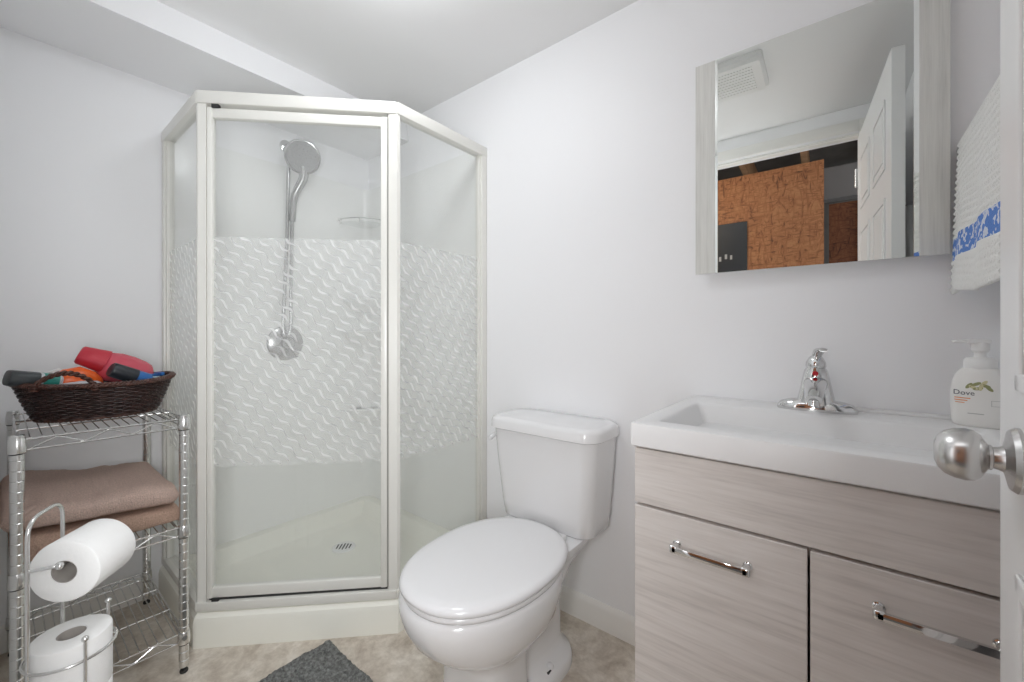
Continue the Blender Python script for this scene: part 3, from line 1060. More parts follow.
# ------------------------------------------------------------------ mirror cabinet front
mr = thing('wall_mirror', 'frameless wall mirror with pale wood-look side strips above the vanity', 'mirror', (2.05, 0.0, 1.21))
mrot = math.radians(0.8)
mx0, mx1, mz0, mz1 = 1.788, 2.313, 1.211, 1.826
MD = V((math.cos(mrot), math.sin(mrot), 0)); MNn = V((math.sin(mrot), -math.cos(mrot), 0))
MC = V(((mx0 + mx1) / 2, -0.030, 0))


def mbox(s0, s1, n0, n1, z0, z1, bev=0.0):
    bm = bm_new()
    fbox(bm, s0, s1, n0, n1, z0, z1, bev, MC, MD, MNn)
    return bm


hwid = (mx1 - mx0) / 2
link('backing', mbox(-hwid + .02, hwid - .02, -0.025, -0.0045, mz0 + .02, mz1 - .02), MT['trimw'], mr, smooth=False)
link('mirror_glass', mbox(-hwid + 0.053, hwid - 0.049, -0.0045, 0.0, mz0, mz1), MT['mirror'], mr, smooth=False)
link('side_strip', mbox(-hwid, -hwid + 0.053, -0.0045, 0.001, mz0, mz1, 0.0008), MT['woodv'], mr, smooth=False)
link('side_strip', mbox(hwid - 0.049, hwid, -0.0045, 0.001, mz0, mz1, 0.0008), MT['woodv'], mr, smooth=False)
# bevelled inner edges of the glass
for s0, s1 in ((-hwid + 0.053, -hwid + 0.060), (hwid - 0.058, hwid - 0.049)):
    bm = bm_new()
    a, b = (s0, s1)
    lo, hi = (0.0003, 0.0016) if s0 < 0 else (0.0016, 0.0003)
    rings = []
    for z in (mz0, mz1):
        rings.append([MC + MD * a + MNn * (-0.002) + V((0, 0, z)), MC + MD * b + MNn * (-0.002) + V((0, 0, z)), MC + MD * b + MNn * hi + V((0, 0, z)), MC + MD * a + MNn * lo + V((0, 0, z))])
    loft(bm, rings)
    link('bevelled_edge', bm, MT['mirror'], mr, smooth=False)

# ------------------------------------------------------------------ towel bar and hand towel on the right wall
tb = thing('towel_bar', 'chrome towel bar on right wall beside the mirror', 'towel bar', (XD, -0.24, 1.432))
bm = bm_new(); tube(bm, [(2.335, -0.014, 1.432), (2.335, -0.46, 1.432)], 0.007, 14)
link('bar', bm, MT['chrome'], tb)
for yy in (-0.026, -0.455):
    bm = bm_new()
    lathe(bm, (XD, yy, 1.432), (-1, 0, 0), [(0, 0.022), (0.006, 0.022), (0.010, 0.012), (0.050, 0.010), (0.060, 0.012), (0.068, 0.011), (0.071, 0.0)], 20)
    link('bracket', bm, MT['chrome'], tb)
TB = V((2.335, -0.22, 1.125))
bm = bm_new()
nu, nz = 40, 150
prof = []
for k in range(nz + 1):
    t = k / nz
    if t < 0.46:
        z = 1.125 + (1.432 - 1.125) * (t / 0.46); xo = -0.013 - 0.012 * (1 - t / 0.46)
    elif t < 0.54:
        a = PI * (t - 0.46) / 0.08; z = 1.432 + 0.013 * math.sin(a); xo = -0.013 * math.cos(a)
    else:
        z = 1.432 - (1.432 - 1.16) * ((t - 0.54) / 0.46); xo = 0.013 + 0.008 * ((t - 0.54) / 0.46)
    prof.append((xo, z))
grid = []
for i in range(nu + 1):
    y = -0.060 - 0.33 * i / nu
    row = []
    for xo, z in prof:
        h = (1.432 - z) / 0.3
        fold = 0.006 * math.sin(i / nu * 2 * PI * 2.2 + 0.6) * h
        yy = y + 0.022 * h * (1 - i / nu)
        rib = 0.0022 * math.sin(z * 2 * PI / 0.013) if xo < 0 and not (1.190 < z < 1.238) else 0
        row.append(V((2.335 + xo + fold * (1 if xo < 0 else .4) - rib, yy, z + (0.010 * math.sin(i / nu * 5 + 1) * h if h > 0 else 0) - (0.012 * (1 - i / nu) * h * h if xo < 0 else 0))))
    grid.append(row)
vg = [[bm.verts.new(p) for p in r] for r in grid]
for a, b in zip(vg, vg[1:]):
    for k in range(nz):
        bm.faces.new((a[k], a[k + 1], b[k + 1], b[k]))
ht = single('hand_towel', bm, MT['handtowel'], 'white hand towel with blue floral band hanging on chrome bar', 'towel', TB, angle=80)
sm = ht.modifiers.new('thick', 'SOLIDIFY'); sm.thickness = 0.005; sm.offset = 0
# towel on a hook behind the open door (seen in the mirror)
hk = thing('robe_hook', 'small chrome hook on right wall behind the open door', 'hook', (XD, -0.95, 1.52))
bm = bm_new()
lathe(bm, (XD, -0.95, 1.52), (-1, 0, 0), [(0, 0.018), (0.005, 0.018), (0.008, 0.008)], 16)
tube(bm, cr([(XD - 0.004, -0.95, 1.52), (XD - 0.03, -0.95, 1.512), (XD - 0.045, -0.95, 1.522), (XD - 0.046, -0.95, 1.54)], 5), 0.005, 10)
link('hook_arm', bm, MT['chrome'], hk)
bm = bm_new()
rings = []
for k in range(16):
    t = k / 15
    z = 1.530 - 0.42 * t
    w = 0.028 + 0.075 * min(1, t * 1.7)
    d = 0.014 + 0.010 * math.sin(min(1, t * 2) * PI / 2)
    rings.append([V((XD - 0.036 + (d + 0.006 * math.sin(5 * a) * t) * math.cos(a), -0.95 + w * math.sin(a), z)) for a in [2 * PI * j / 30 for j in range(30)]])
loft(bm, rings)
single('bath_towel', bm, MT['towelw'], 'white towel hanging from a hook behind the door', 'towel', (XD - 0.036, -0.95, 1.11), angle=80)
# leaf decal on the right wall (seen in the mirror)
for st in range(2):
    bm = bm_new()
    y0 = -0.62 - 0.28 * st
    tube(bm, cr([(XD - 0.001, y0, 1.55), (XD - 0.001, y0 - 0.04, 1.70), (XD - 0.001, y0 - 0.02, 1.88)], 8), 0.002, 5)
    for k in range(7):
        z = 1.58 + 0.04 * k
        for s in (-1, 1):
            c = V((XD - 0.0012, y0 - 0.03 + s * 0.04, z + 0.02))
            pts = []
            for j in range(12):
                t = 2 * PI * j / 12
                a, b = 0.036 * math.cos(t), 0.012 * math.sin(t)
                an = 0.5 * s
                pts.append(bm.verts.new(c + V((0, a * math.cos(an) - b * math.sin(an), (a * math.sin(an) * s * s + b * math.cos(an))))))
            bm.faces.new(pts)
    single('wall_decal', bm, MT['decal'], 'dark leafy branch decal on right wall, seen in the mirror', 'wall decal', (XD, y0, 1.55), 'leaf decals on the right wall', smooth=False)

# ------------------------------------------------------------------ the open door
H0 = V((CAMX + 0.094, -1.372, 0)); H1 = V((CAMX + 0.142, -0.602, 0))
DD = (H1 - H0).normalized(); DN = V((-DD.y, DD.x, 0))          # DN faces the camera side (-x)
LW = (H1 - H0).length
dr = thing('door_1', 'white panelled door standing open at right with satin nickel knob', 'door', (H0.x, H0.y, 0), kind='structure')
bm = bm_new()
fbox(bm, 0, LW, -0.035, 0, 0.012, 1.995, 0.0015, H0, DD, DN)
for z0, z1 in ((0.22, 0.80), (0.98, 1.52), (1.62, 1.87)):
    for s0, s1 in ((0.10, LW / 2 - 0.045), (LW / 2 + 0.045, LW - 0.10)):
        for n0, n1 in ((0.0, 0.004), (-0.039, -0.035)):
            fbox(bm, s0, s1, n0, n1, z0, z0 + 0.018, 0.002, H0, DD, DN)
            fbox(bm, s0, s1, n0, n1, z1 - 0.018, z1, 0.002, H0, DD, DN)
            fbox(bm, s0, s0 + 0.018, n0, n1, z0, z1, 0.002, H0, DD, DN)
            fbox(bm, s1 - 0.018, s1, n0, n1, z0, z1, 0.002, H0, DD, DN)
            fbox(bm, s0 + 0.035, s1 - 0.035, n0, n1, z0 + 0.035, z1 - 0.035, 0.003, H0, DD, DN)
link('door_leaf', bm, MT['doorw'], dr, smooth=False)
KC = H0 + DD * (LW - 0.100) + V((0, 0, 0.911))
for sgn in (1, -1):
    bm = bm_new()
    K0 = KC + (DN * 0.0 if sgn > 0 else DN * -0.035)
    lathe(bm, K0, DN * sgn, [(0.0, 0.032), (0.003, 0.032), (0.007, 0.029), (0.009, 0.020), (0.011, 0.013), (0.014, 0.0115), (0.018, 0.0105), (0.019, 0.0125), (0.021, 0.0125), (0.023, 0.016),
                             (0.026, 0.0215), (0.031, 0.0255), (0.037, 0.0268), (0.045, 0.0255), (0.052, 0.0225), (0.057, 0.017), (0.0595, 0.010), (0.060, 0.0)], 40)
    link('door_knob', bm, MT['nickel'], dr, angle=30)
for z in (0.25, 1.10, 1.80):
    bm = bm_new()
    tube(bm, [H0 + DD * -0.004 + DN * 0.006 + V((0, 0, z - 0.045)), H0 + DD * -0.004 + DN * 0.006 + V((0, 0, z + 0.045))], 0.006, 10)
    link('hinge', bm, MT['nickel'], dr)
bm = bm_new(); fbox(bm, LW - 0.0005, LW + 0.001, -0.030, -0.005, 0.89, 0.95, 0, H0, DD, DN)
link('latch_plate', bm, MT['nickel'], dr, smooth=False)

# ------------------------------------------------------------------ wire shelf unit
rk = thing('wire_shelf_rack', 'chrome three-tier wire shelving unit against left wall beside shower', 'shelf unit', (0.30, -1.14, 0))
rx0, rx1, ry0, ry1 = 0.045, 0.556, -1.303, -0.976
tiers = (0.774, 0.445, 0.120)
for z in tiers:
    bm = bm_new()
    wr = 0.0026
    for dz, rr in ((0.0, wr), (-0.026, wr)):
        for a, b in (((rx0, ry0), (rx1, ry0)), ((rx1, ry0), (rx1, ry1)), ((rx1, ry1), (rx0, ry1)), ((rx0, ry1), (rx0, ry0))):
            tube(bm, [(a[0], a[1], z + dz), (b[0], b[1], z + dz)], rr, 8)
    # zigzag truss between the two rails
    for a, b in (((rx0, ry0), (rx1, ry0)), ((rx1, ry0), (rx1, ry1)), ((rx1, ry1), (rx0, ry1)), ((rx0, ry1), (rx0, ry0))):
        a, b = V((*a, 0)), V((*b, 0))
        n = 8 if (b - a).length > 0.4 else 6
        zz = []
        for k in range(n + 1):
            p = a.lerp(b, 0.06 + 0.88 * k / n)
            zz.append(V((p.x, p.y, z - 0.001 if k % 2 else z - 0.025)))
        tube(bm, fillet(zz, 0.010, 4), 0.0018, 6)
    n = 16
    for k in range(1, n):                                  # deck wires, front to back
        y = ry0 + (ry1 - ry0) * k / n
        tube(bm, [(rx0, y, z + 0.003), (rx1, y, z + 0.003)], 0.0015, 6)
    for k in (1, 2):
        x = rx0 + (rx1 - rx0) * k / 3
        tube(bm, [(x, ry0, z - 0.001), (x, ry1, z - 0.001)], 0.0024, 6)
    for x in (rx0, rx1):
        for y in (ry0, ry1):
            lathe(bm, (x, y, z - 0.031), (0, 0, 1), [(0, 0.0150), (0.002, 0.0160), (0.012, 0.0160), (0.034, 0.0148), (0.036, 0.0138)], 18)
    o = link('wire_tier', bm, MT['wire'], rk)
for x in (rx0, rx1):
    for y in (ry0, ry1):
        bm = bm_new()
        pr = [(0.018, 0.0085), (0.019, 0.0125)]
        zz = 0.040
        while zz < 0.77:
            pr += [(zz - 0.0015, 0.0125), (zz, 0.0112), (zz + 0.0015, 0.0125)]
            zz += 0.0254
        pr += [(0.777, 0.0125), (0.778, 0.0135), (0.785, 0.0135), (0.787, 0.011), (0.7875, 0.0)]
        lathe(bm, (x, y, 0), (0, 0, 1), pr, 16)
        po = link('post', bm, MT['wire'], rk, angle=25)
        bm = bm_new()
        lathe(bm, (x, y, 0), (0, 0, 1), [(0, 0.010), (0.004, 0.011), (0.008, 0.010), (0.010, 0.005), (0.020, 0.005)], 14)
        link('levelling_foot', bm, MT['rubber'], po)
        for z in tiers:
            bm = bm_new()
            lathe(bm, (x, y, z - 0.034), (0, 0, 1), [(0, 0.0132), (0.001, 0.0142), (0.004, 0.0142)], 14)
            link('clip', bm, MT['rubber'], po)


# folded towels
def folded_towel(bm, x0, x1, y0, y1, zb, th, layers, wav, seed, sag=None, tilt=0.0):
    """rounded slab with a soft surface and fold creases on the front"""
    nx, ny = 44, 56
    rng = random.Random(seed)
    ring = []
    M_ = 40
    rows = []
    for j in range(ny + 1):
        t = j / ny
        y = y0 + (y1 - y0) * t
        edge = min(1.0, math.sin(min(1, min(t, 1 - t) * 15) * PI / 2) ** 0.5 + 0.02)
        z_top = th * edge
        row = []
        for i in range(M_):
            a = 2 * PI * i / M_
            cx, sz = spow(math.cos(a), 0.42), spow(math.sin(a), 0.50)
            x = (x0 + x1) / 2 + (x1 - x0) / 2 * cx
            zz = zb + th / 2 + z_top / 2 * sz
            s = (sag(x, y) if sag else 0.0)
            if sz > -0.6:
                zz += s * (sz + 0.6) / 1.6
                zz += wav * (noise.noise(V((x * 7, y * 9, seed))) * 0.7 + noise.noise(V((x * 16, y * 18, seed + 3))) * 0.3) * (0.4 + 0.6 * max(0, sz))
            # crease on the outer side between layers
            if layers > 1:
                q = (zz - zb) / th
                cre = 0.006 * math.exp(-((q - 0.5) / 0.05) ** 2)
                x -= cre * cx
            nrm = V((cx, 0, sz)).normalized()
            d = noise.noise(V((x * 240, y * 240, zz * 240))) * 0.003 + noise.noise(V((x * 90, y * 90, zz * 90))) * 0.0014
            row.append(V((x, y, max(zb + 0.0005, zz) + tilt * (1 - t))) + nrm * d)
        rows.append(row)
    loft(bm, rows)


bm = bm_new()
folded_towel(bm, 0.085, 0.535, -1.315, -0.972, 0.4495, 0.052, 2, 0.004, 5, sag=lambda x, y: 0.030 * (-0.972 - y) / 0.343)
single('folded_towel', bm, MT['tan'], 'folded tan towel lying directly on middle wire shelf under mauve towel', 'towel', (0.32, -1.14, 0.4495), 'towels on the middle shelf', angle=80)
bm = bm_new()
folded_towel(bm, 0.075, 0.528, -1.330, -0.980, 0.501, 0.066, 1, 0.022, 9,
             sag=lambda x, y: 0.006 * (-0.98 - y) / 0.35, tilt=0.031)
single('folded_towel', bm, MT['mauve'], 'folded mauve towel, the upper one on middle wire shelf', 'towel', (0.32, -1.15, 0.500), 'towels on the middle shelf', angle=80)

# ------------------------------------------------------------------ wicker basket
KX, KY, KZ = 0.290, -1.131, 0.7795
bk = thing('wicker_basket', 'dark brown oval wicker basket of toiletries on top wire shelf', 'basket', (KX, KY, KZ))
BKH = 0.098


def bell(t, a, extra=0.0):
    """point on the basket wall; t 0 bottom..1 rim, a angle"""
    f = t ** 0.85
    hy = 0.136 + 0.040 * f + extra
    hx = 0.115 + 0.032 * f + extra
    lift = 0.010 * t * (abs(math.sin(a)) ** 3)
    return V((KX + hx * spow(math.cos(a), 0.9), KY + hy * spow(math.sin(a), 0.9), KZ + 0.004 + BKH * t + lift))


bm = bm_new()
NS, ROWS = 44, 17
for r in range(ROWS):
    t = (r + 0.5) / ROWS
    n = NS * 4
    pts = [bell(t, 2 * PI * k / n, 0.0030 * math.sin(NS / 2 * 2 * PI * k / n + (PI if r % 2 else 0))) for k in range(n)]
    tube(bm, pts, 0.0031, 6, closed=True)
for k in range(NS):
    a = 2 * PI * (k + 0.5) / NS
    tube(bm, [bell(t, a, -0.001) for t in (0.0, 0.35, 0.7, 1.0)], 0.0024, 6)
loft(bm, [[bell(0.0, 2 * PI * k / 48, -0.004) + V((0, 0, -0.003)) for k in range(48)], [bell(0.0, 2 * PI * k / 48, -0.002) + V((0, 0, 0.003)) for k in range(48)]])
link('woven_body', bm, MT['wicker'], bk, angle=80)
bm = bm_new()
for s in range(3):
    n = 240
    pts = []
    for k in range(n):
        a = 2 * PI * k / n
        c = bell(1.0, a)
        o_ = (c - V((KX, KY, c.z))).normalized()
        ph = 40 * a + s * 2 * PI / 3
        pts.append(c + o_ * (0.0055 * math.cos(ph) + 0.003) + V((0, 0, 0.0045 * math.sin(ph) + 0.003)))
    tube(bm, pts, 0.0042, 6, closed=True)
for s in range(2):
    n = 200
    pts = [bell(0.0, 2 * PI * k / n, 0.001) + V((0, 0, 0.002 + 0.003 * math.sin(36 * 2 * PI * k / n + s * PI))) for k in range(n)]
    tube(bm, pts, 0.0036, 6, closed=True)
link('braided_rim', bm, MT['wickerrim'], bk, angle=80)
for side in (1, -1):
    bm = bm_new()
    path = []
    for k in range(41):
        t = k / 40
        y = -0.058 * (1 - 2 * t) - (0.082 if side > 0 else -0.05)
        aa = math.asin(max(-1, min(1, y / 0.192)))
        c = bell(1.0, aa if side > 0 else PI - aa)
        path.append(V((c.x + side * 0.006 * math.sin(PI * t), KY + y, c.z + 0.040 * math.sin(PI * t) ** 0.75 + 0.002)))
    for s in range(2):
        pts = []
        for k, p in enumerate(path):
            ph = k * 0.75 + s * PI
            pts.append(p + V((0.0042 * math.cos(ph), 0, 0.0042 * math.sin(ph))))
        tube(bm, pts, 0.0042, 7)
    for q in (path[0], path[-1]):
        for dz in (-0.010, -0.003, 0.004):
            tube(bm, [q + V((0.010 * math.cos(a), 0.008 * math.sin(a), dz)) for a in [2 * PI * j / 12 for j in range(12)]], 0.0030, 6, closed=True)
    link('twisted_handle', bm, MT['wickerrim'], bk, angle=80)


# things in the basket -- each built along its own axis
def axis_rings(p, q, secs, e=2.0, n=28, up=V((0, 0, 1)), bend=None):
    """secs (t, half width, half height) along p->q"""
    p, q = V(p), V(q)
    d = (q - p).normalized()
    s = d.cross(up).normalized()
    u = s.cross(d)
    out = []
    for t, w, h in secs:
        c = p.lerp(q, t) + (u * bend * math.sin(PI * t) if bend else V((0, 0, 0)))
        out.append([c + s * w * spow(math.cos(2 * PI * k / n), 2 / e) + u * h * spow(math.sin(2 * PI * k / n), 2 / e) for k in range(n)])
    return out


# deodorant stick
a, b = V((0.350, -1.305, 0.919)), V((0.330, -1.205, 0.897))
L = lambda t: a.lerp(b, t)
de = thing('deodorant_stick', 'charcoal deodorant stick with teal label at left end of basket', 'deodorant', tuple(L(0.5)))
bm = bm_new(); loft(bm, axis_rings(L(0), L(0.55), [(0, .024, .016), (.03, .030, .0205), (.10, .032, .022), (.8, .033, .0225), (1, .033, .0225)], 2.8))
link('cap', bm, MT['charcoal'], de)
bm = bm_new(); loft(bm, axis_rings(L(0.55), L(1.0), [(0, .0322, .022), (.9, .032, .0215), (1, .028, .018)], 2.8))
bd = link('body', bm, MT['silver'], de)
bm = bm_new(); loft(bm, axis_rings(L(0.62), L(0.92), [(0, .0326, .0222), (1, .0324, .0220)], 2.8))
link('label_band', bm, MT['teal'], bd)
# white tub behind
bm = bm_new(); loft(bm, axis_rings((0.235, -1.165, 0.822), (0.225, -1.215, 0.925), [(0, .020, .020), (.05, .023, .023), (.75, .023, .023), (.80, .018, .018), (.98, .018, .018), (1, .014, .014)], 2.0))
single('lotion_bottle', bm, MT['whitep'], 'white bottle partly hidden behind orange one in wicker basket', 'bottle', (0.235, -1.17, 0.822))
# orange brush-like bottle
ob = thing('spray_bottle', 'orange and silver bottle behind twisted handle of wicker basket', 'bottle', (0.345, -1.19, 0.87))
bm = bm_new(); loft(bm, axis_rings((0.320, -1.232, 0.886), (0.312, -1.112, 0.890), [(0, .010, .010), (.06, .022, .022), (.3, .032, .034), (.6, .034, .037), (.85, .026, .026), (.97, .012, .012), (1, .006, .006)], 2.2, bend=0.014))
link('orange_shell', bm, MT['orange'], ob, angle=70)
bm = bm_new(); loft(bm, axis_rings((0.372, -1.205, 0.878), (0.356, -1.120, 0.880), [(0, .010, .010), (.08, .018, .017), (.5, .022, .020), (.9, .018, .016), (1, .010, .010)], 2.2))
link('silver_side', bm, MT['silver'], ob, angle=70)
# red shampoo bottle
rb = thing('shampoo_bottle', 'large red shampoo bottle lying on top of toiletries in wicker basket', 'bottle', (0.28, -1.09, 0.93))
A_, B_ = V((0.290, -1.098, 0.940)), V((0.265, -0.985, 0.892))
bm = bm_new(); loft(bm, axis_rings((0.297, -1.122, 0.940), (0.262, -0.985, 0.905), [(0, .018, .017), (.05, .034, .028), (.16, .046, .037), (.38, .050, .037), (.62, .046, .032), (.85, .036, .024), (.96, .026, .018), (1, .016, .010)], 2.5, up=V((0.75, 0, 0.66))))
bo = link('bottle', bm, MT['pink'], rb, angle=60)
bm = bm_new(); loft(bm, axis_rings((0.288, -1.163, 0.975), (0.297, -1.102, 0.948), [(0, .024, .017), (.06, .028, .021), (.5, .032, .024), (1, .036, .028)], 3.0, up=V((0.75, 0, 0.66))))
link('cap', bm, MT['red'], rb, angle=50)
# black can
bc = thing('spray_can', 'black cylindrical can lying in front of red bottle in basket', 'can', (0.36, -1.09, 0.90))
a, b = V((0.372, -1.102, 0.930)), V((0.350, -1.008, 0.884))
L = lambda t: a.lerp(b, t)
bm = bm_new(); loft(bm, axis_rings(L(0), L(0.62), [(0, .016, .016), (.02, .0205, .0205), (.08, .0225, .0225), (1, .0230, .0230)], 2.0))
link('cap', bm, MT['black'], bc)
bm = bm_new(); loft(bm, axis_rings(L(0.62), L(1.0), [(0, .0222, .0222), (.9, .0222, .0222), (1, .018, .018)], 2.0))
link('body', bm, MT['blue'], bc)
# pale bottle lying low in the middle
bm = bm_new(); loft(bm, axis_rings((0.365, -1.150, 0.868), (0.350, -1.070, 0.866), [(0, .010, .010), (.05, .019, .018), (.7, .020, .018), (.8, .013, .012), (1, .012, .011)], 2.2))
single('travel_bottle', bm, MT['lightblue'], 'pale blue small bottle low in the middle of basket under black can', 'bottle', (0.358, -1.11, 0.866), angle=60)
# razors at the right end
for i, (p, q, mm, lab) in enumerate((((0.345, -1.040, 0.888), (0.295, -0.975, 0.897), 'blue', 'blue disposable razor at right end of wicker basket'),
                                     ((0.372, -1.050, 0.886), (0.340, -0.995, 0.886), 'lilac', 'lilac disposable razor beside black can in basket'))):
    rz = thing('disposable_razor', lab, 'razor', p, 'razors in the basket')
    bm = bm_new(); tube(bm, cr([p, (V(p) + V(q)) / 2 + V((0, 0, 0.006)), q], 6), [0.005, 0.006, 0.0065, 0.0065, 0.006, 0.006, 0.006, 0.006, 0.0055, 0.005, 0.005, 0.0045, 0.004], 10)
    link('grip', bm, MT[mm], rz)
    bm = bm_new(); obox(bm, V(q) + V((0, 0.004, 0.004)), V((0.9, 0.3, 0)).normalized(), V((-0.3, 0.9, 0)).normalized(), V((0, 0, 1)), 0.019, 0.006, 0.006, 0.0025)
    link('razor_head', bm, MT['blue'] if i == 0 else MT['lightblue'], rz)
# spare things that fill the basket bottom so the others rest on something
bm = bm_new(); loft(bm, axis_rings((0.30, -1.225, 0.808), (0.28, -1.02, 0.806), [(0, .015, .012), (.04, .035, .022), (.75, .036, .022), (.85, .020, .015), (1, .018, .014)], 2.4))
single('conditioner_bottle', bm, MT['whitep'], 'white bottle lying at bottom of wicker basket under the others', 'bottle', (0.29, -1.12, 0.785), angle=60)

for o in (de, ob, rb, bc, bpy.data.objects['lotion_bottle'], bpy.data.objects['travel_bottle'], bpy.data.objects['conditioner_bottle'],
          bpy.data.objects['disposable_razor'], bpy.data.objects['disposable_razor.001']):
    o.location.y -= 0.014
    o.location.z -= 0.004

# ------------------------------------------------------------------ toilet roll stand and rolls
SCX, SCY = 0.972, -1.243
st = thing('toilet_roll_stand', 'chrome freestanding toilet roll stand in front of wire shelving', 'roll stand', (SCX, SCY, 0))
rod1, rod2 = V((1.000, -1.2990, 0)), V((0.9085, -1.2505, 0))
pb1, pb2 = V((1.0345, -1.2305, 0)), V((0.936, -1.188, 0))
bm = bm_new()
tube(bm, [(SCX + 0.066 * math.cos(a), SCY + 0.066 * math.sin(a), 0.010) for a in [2 * PI * k / 40 for k in range(40)]], 0.0042, 8, closed=True)
for p in (rod1, rod2, pb1, pb2):
    ball(bm, (p.x, p.y, 0.007), 0.007, 10)
tube(bm, [(rod1.x, rod1.y, 0.012), (pb2.x, pb2.y, 0.012)], 0.0035, 8)
tube(bm, [(rod2.x, rod2.y, 0.012), (pb1.x, pb1.y, 0.012)], 0.0035, 8)
link('base_ring', bm, MT['wire'], st)
bm = bm_new()
tube(bm, fillet([rod1 + V((0, 0, 0.008)), rod1 + V((0, 0, 0.702)), rod2 + V((0, 0, 0.702)), rod2 + V((0, 0, 0.008))], 0.035, 8), 0.0032, 10)
link('arched_frame', bm, MT['wire'], st)
for p, zt_ in ((pb1, 0.470), (pb2, 0.480)):
    bm = bm_new()
    tube(bm, [p + V((0, 0, 0.008)), p + V((0, 0, zt_))], 0.0028, 8)
    ball(bm, p + V((0, 0, zt_)), 0.0055, 12)
    link('upright', bm, MT['wire'], st)
bm = bm_new()
tube(bm, [(SCX + 0.0625 * math.cos(a), SCY + 0.0625 * math.sin(a), 0.430) for a in [2 * PI * k / 40 for k in range(40)]], 0.0026, 8, closed=True)
link('retaining_ring', bm, MT['wire'], st)
RA = V((-0.77, 0.638, 0)).normalized()
RF = V((1.010, -1.256, 0.5960))                # centre of the near end of the hanging roll
AZ = 0.6120
bm = bm_new()
arm0 = V((rod1.x, rod1.y, AZ)); tip = V((RF.x, RF.y, AZ)) - RA * 0.006
tube(bm, fillet([arm0, tip, tip + RA * 0.12], 0.012, 5), 0.0030, 8)
ball(bm, tip + V((0, 0, 0.0)) - RA * 0.002, 0.0065, 12)
link('roll_arm', bm, MT['wire'], st)


def paper_roll(label, c, axis, length, r, group):
    """c = centre of one end, axis into the roll"""
    axis = V(axis).normalized()
    root = thing('toilet_roll', label, 'toilet roll', tuple(V(c)), group)
    bm = bm_new()
    n = 56
    u, w_ = ringframe(axis)
    ri = 0.0205
    prof = [(0.001, ri), (0.0, ri + 0.001), (0.0, r * 0.6), (0.0003, r - 0.004), (0.002, r - 0.001), (0.005, r), (length - 0.005, r), (length - 0.002, r - 0.001), (length, r - 0.004), (length, ri + 0.001), (length - 0.001, ri)]
    rings = []
    for t, rr in prof:
        ring = []
        for k in range(n):
            a = 2 * PI * k / n
            d = 0.0006 * math.sin(3 * a + 1) if rr > 0.03 else 0
            ring.append(V(c) + axis * t + (u * math.cos(a) + w_ * math.sin(a)) * (rr + d))
        rings.append(ring)
    loft(bm, rings, False, False)
    link('paper', bm, MT['paper'], root, angle=35)
    bm = bm_new()
    lathe_r = [[V(c) + axis * t + (u * math.cos(2 * PI * k / 32) + w_ * math.sin(2 * PI * k / 32)) * rr for k in range(32)] for t, rr in ((0.0015, 0.0205), (length - 0.0015, 0.0205), (length - 0.0015, 0.0193), (0.0015, 0.0193), (0.0015, 0.0205))]
    loft(bm, lathe_r, False, False)
    link('cardboard_core', bm, MT['card'], root)
    return root


paper_roll('white toilet roll hanging sideways on arm of chrome stand', RF, RA, 0.099, 0.0570, 'toilet rolls on the stand')
RH = 0.111
for k in range(4):
    lab = 'white spare toilet roll standing upright, topmost in chrome stand' if k == 3 else 'white spare toilet roll stacked below topmost one in chrome stand'
    paper_roll(lab, (SCX, SCY, 0.0165 + RH * k), (0, 0, 1), RH - 0.0005, 0.0570, 'toilet rolls on the stand')

# ------------------------------------------------------------------ bath mat
bm = bm_new()
mx, my0 = 0.786, -0.638
NX, NY = 150, 150
W_, H_ = 0.46, 0.62
vg = []
for i in range(NX + 1):
    row = []
    for j in range(NY + 1):
        u, v = i / NX, j / NY
        ex = min(u, 1 - u) * W_; ey = min(v, 1 - v) * H_
        ed = min(1, min(ex, ey) / 0.016)
        x, y = mx + u * W_, my0 - v * H_
        # rounded corner
        p = V((x * 120, y * 120, 0))
        h = 0.006 + 0.013 * math.sqrt(max(0, ed)) + ed * (0.0075 * noise.noise(p) + 0.005 * noise.noise(p * 2.3) + 0.006 * noise.noise(V((x * 16, y * 16, 1))) + 0.004 * noise.noise(V((x * 45, y * 45, 4))))
        if min(i, j, NX - i, NY - j) == 0:
            h = 0.0015
        jx, jy = 0.004 * noise.noise(p * 1.1 + V((9, 0, 0))) + 0.008 * noise.noise(p * 0.12 + V((9, 0, 0))), 0.004 * noise.noise(p * 1.1 + V((0, 9, 0))) + 0.008 * noise.noise(p * 0.12 + V((0, 9, 0)))
        row.append(bm.verts.new((x + jx, y + jy, h)))
    vg.append(row)
for a, b in zip(vg, vg[1:]):
    for k in range(NY):
        bm.faces.new((a[k], a[k + 1], b[k + 1], b[k]))
rim = [vg[i][0] for i in range(NX + 1)] + [vg[NX][j] for j in range(1, NY + 1)] + [vg[i][NY] for i in range(NX - 1, -1, -1)] + [vg[0][j] for j in range(NY - 1, 0, -1)]
bt_ = [bm.verts.new((v.co.x, v.co.y, 0.0005)) for v in rim]
for k in range(len(rim)):
    q = (k + 1) % len(rim)
    bm.faces.new((rim[k], rim[q], bt_[q], bt_[k]))
bm.faces.new(bt_)
single('bath_mat', bm, MT['rug'], 'charcoal plush bath mat on floor in front of the shower', 'bath mat', (1.0, -0.94, 0.0), angle=180)

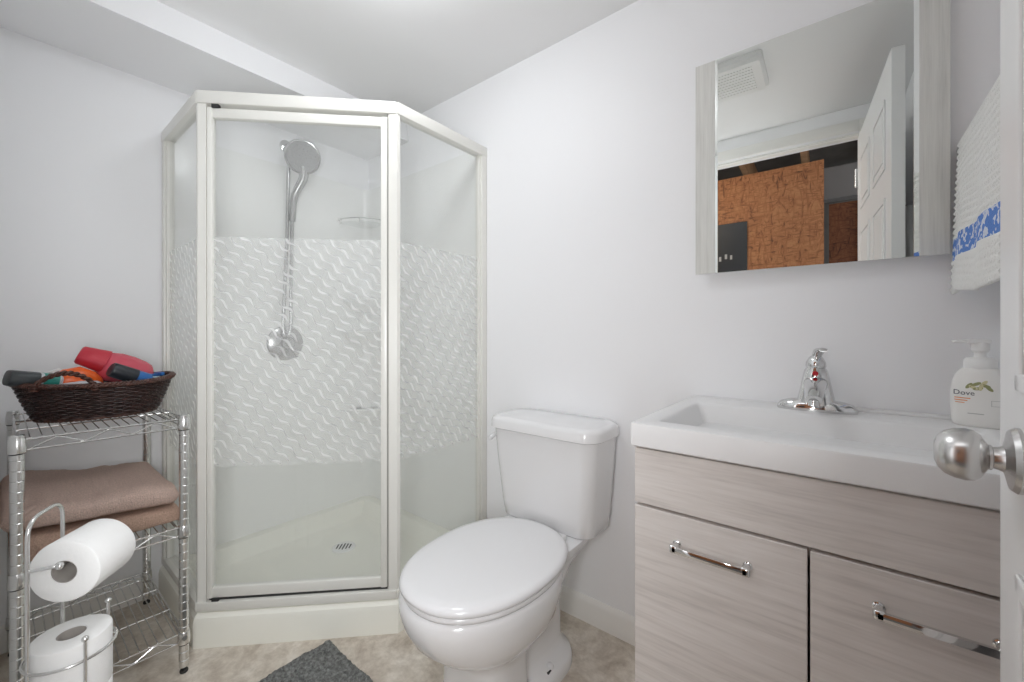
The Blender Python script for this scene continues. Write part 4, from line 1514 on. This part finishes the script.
# ------------------------------------------------------------------ ceiling light and vent
cl = thing('ceiling_light', 'white flush dome light on the ceiling near shower, reflected in glass', 'ceiling light', (1.17, -0.70, ZC))
bm = bm_new(); lathe(bm, (1.17, -0.70, ZC), (0, 0, -1), [(0, 0.145), (0.018, 0.145), (0.022, 0.138)], 40)
link('light_base', bm, MT['vent'], cl)
bm = bm_new(); lathe(bm, (1.17, -0.70, ZC - 0.020), (0, 0, -1), [(0.0, 0.134), (0.012, 0.138), (0.034, 0.128), (0.056, 0.100), (0.070, 0.060), (0.076, 0.025), (0.077, 0.0)], 40)
link('light_dome', bm, MT['dome'], cl, angle=60)
vf = thing('exhaust_vent', 'square white ceiling exhaust vent reflected at top left of mirror', 'vent', (1.77, -0.72, ZC))
bm = bm_new()
loft(bm, [rrect(1.64, 1.90, -0.85, -0.59, 0.015, ZC), rrect(1.64, 1.90, -0.85, -0.59, 0.015, ZC - 0.022), rrect(1.65, 1.89, -0.84, -0.60, 0.012, ZC - 0.034), rrect(1.67, 1.87, -0.82, -0.62, 0.01, ZC - 0.036)])
gr = link('vent_cover', bm, MT['vent'], vf)
bm = bm_new()
for k in range(9):
    y = -0.81 + 0.022 * k
    box(bm, 1.68, 1.86, y, y + 0.010, ZC - 0.0385, ZC - 0.035, 0.001)
link('vent_louvre', bm, MT['vent'], gr, smooth=False)

# ------------------------------------------------------------------ unfinished hall beyond the doorway (in the mirror)
YH = -2.20
bm = bm_new(); box(bm, 0.85, 2.09, YH - 0.012, YH, 0.0, 2.205)
single('particle_board', bm, MT['osb'], 'large orange strand board sheet leaning upright beyond doorway, in the mirror', 'board', (1.4, YH, 0.0), 'strand boards in the hall', smooth=False)
bm = bm_new(); box(bm, 2.12, 2.36, -2.72, -2.705, 0.0, 2.02)
single('particle_board', bm, MT['osb2'], 'narrow darker strand board behind the large sheet, in the mirror', 'board', (2.2, -2.72, 0.0), 'strand boards in the hall', smooth=False)
bm = bm_new(); box(bm, 2.30, 2.60, -2.66, -2.64, 0.0, 2.02)
single('tan_board', bm, MT['tanboard'], 'plain tan board right of the strand boards, in the mirror', 'board', (2.4, -2.66, 0.0), smooth=False)
bk_ = thing('dark_panel', 'dark glossy picture panel on strand board, lower left of mirror', 'picture', (1.45, YH, 1.2))
bm = bm_new(); box(bm, 1.24, 1.640, YH + 0.001, YH + 0.016, 1.15, 1.86, 0.002, 1)
link('panel_face', bm, MT['poster'], bk_, smooth=False)
pale = plain('pale_print', (0.35, 0.34, 0.33), 0.5)
for x, z, s in ((1.50, 1.63, 1.0), (1.535, 1.62, 0.9), (1.46, 1.615, 1.0), (1.42, 1.62, 0.8)):
    bm = bm_new()
    box(bm, x - 0.008 * s, x + 0.008 * s, YH + 0.0165, YH + 0.0172, z - 0.035 * s, z)
    link('pale_shape', bm, pale, bk_, smooth=False)
bm = bm_new(); box(bm, 1.9, 2.7, -2.80, -2.70, 2.06, 2.30)
struct('beam_1', bm, MT['greybeam'], smooth=False)
for k, x in enumerate((0.75, 1.15, 1.55, 1.95, 2.35)):
    bm = bm_new(); box(bm, x, x + 0.04, -3.4, YC - 0.12, 2.36, 2.56)
    o = single('ceiling_joist', bm, MT['joist'], 'bare wooden ceiling joist running over dark hall, in the mirror', 'joist', (x, -2.4, 2.36), 'hall ceiling joists', smooth=False)
    o['kind'] = 'structure'
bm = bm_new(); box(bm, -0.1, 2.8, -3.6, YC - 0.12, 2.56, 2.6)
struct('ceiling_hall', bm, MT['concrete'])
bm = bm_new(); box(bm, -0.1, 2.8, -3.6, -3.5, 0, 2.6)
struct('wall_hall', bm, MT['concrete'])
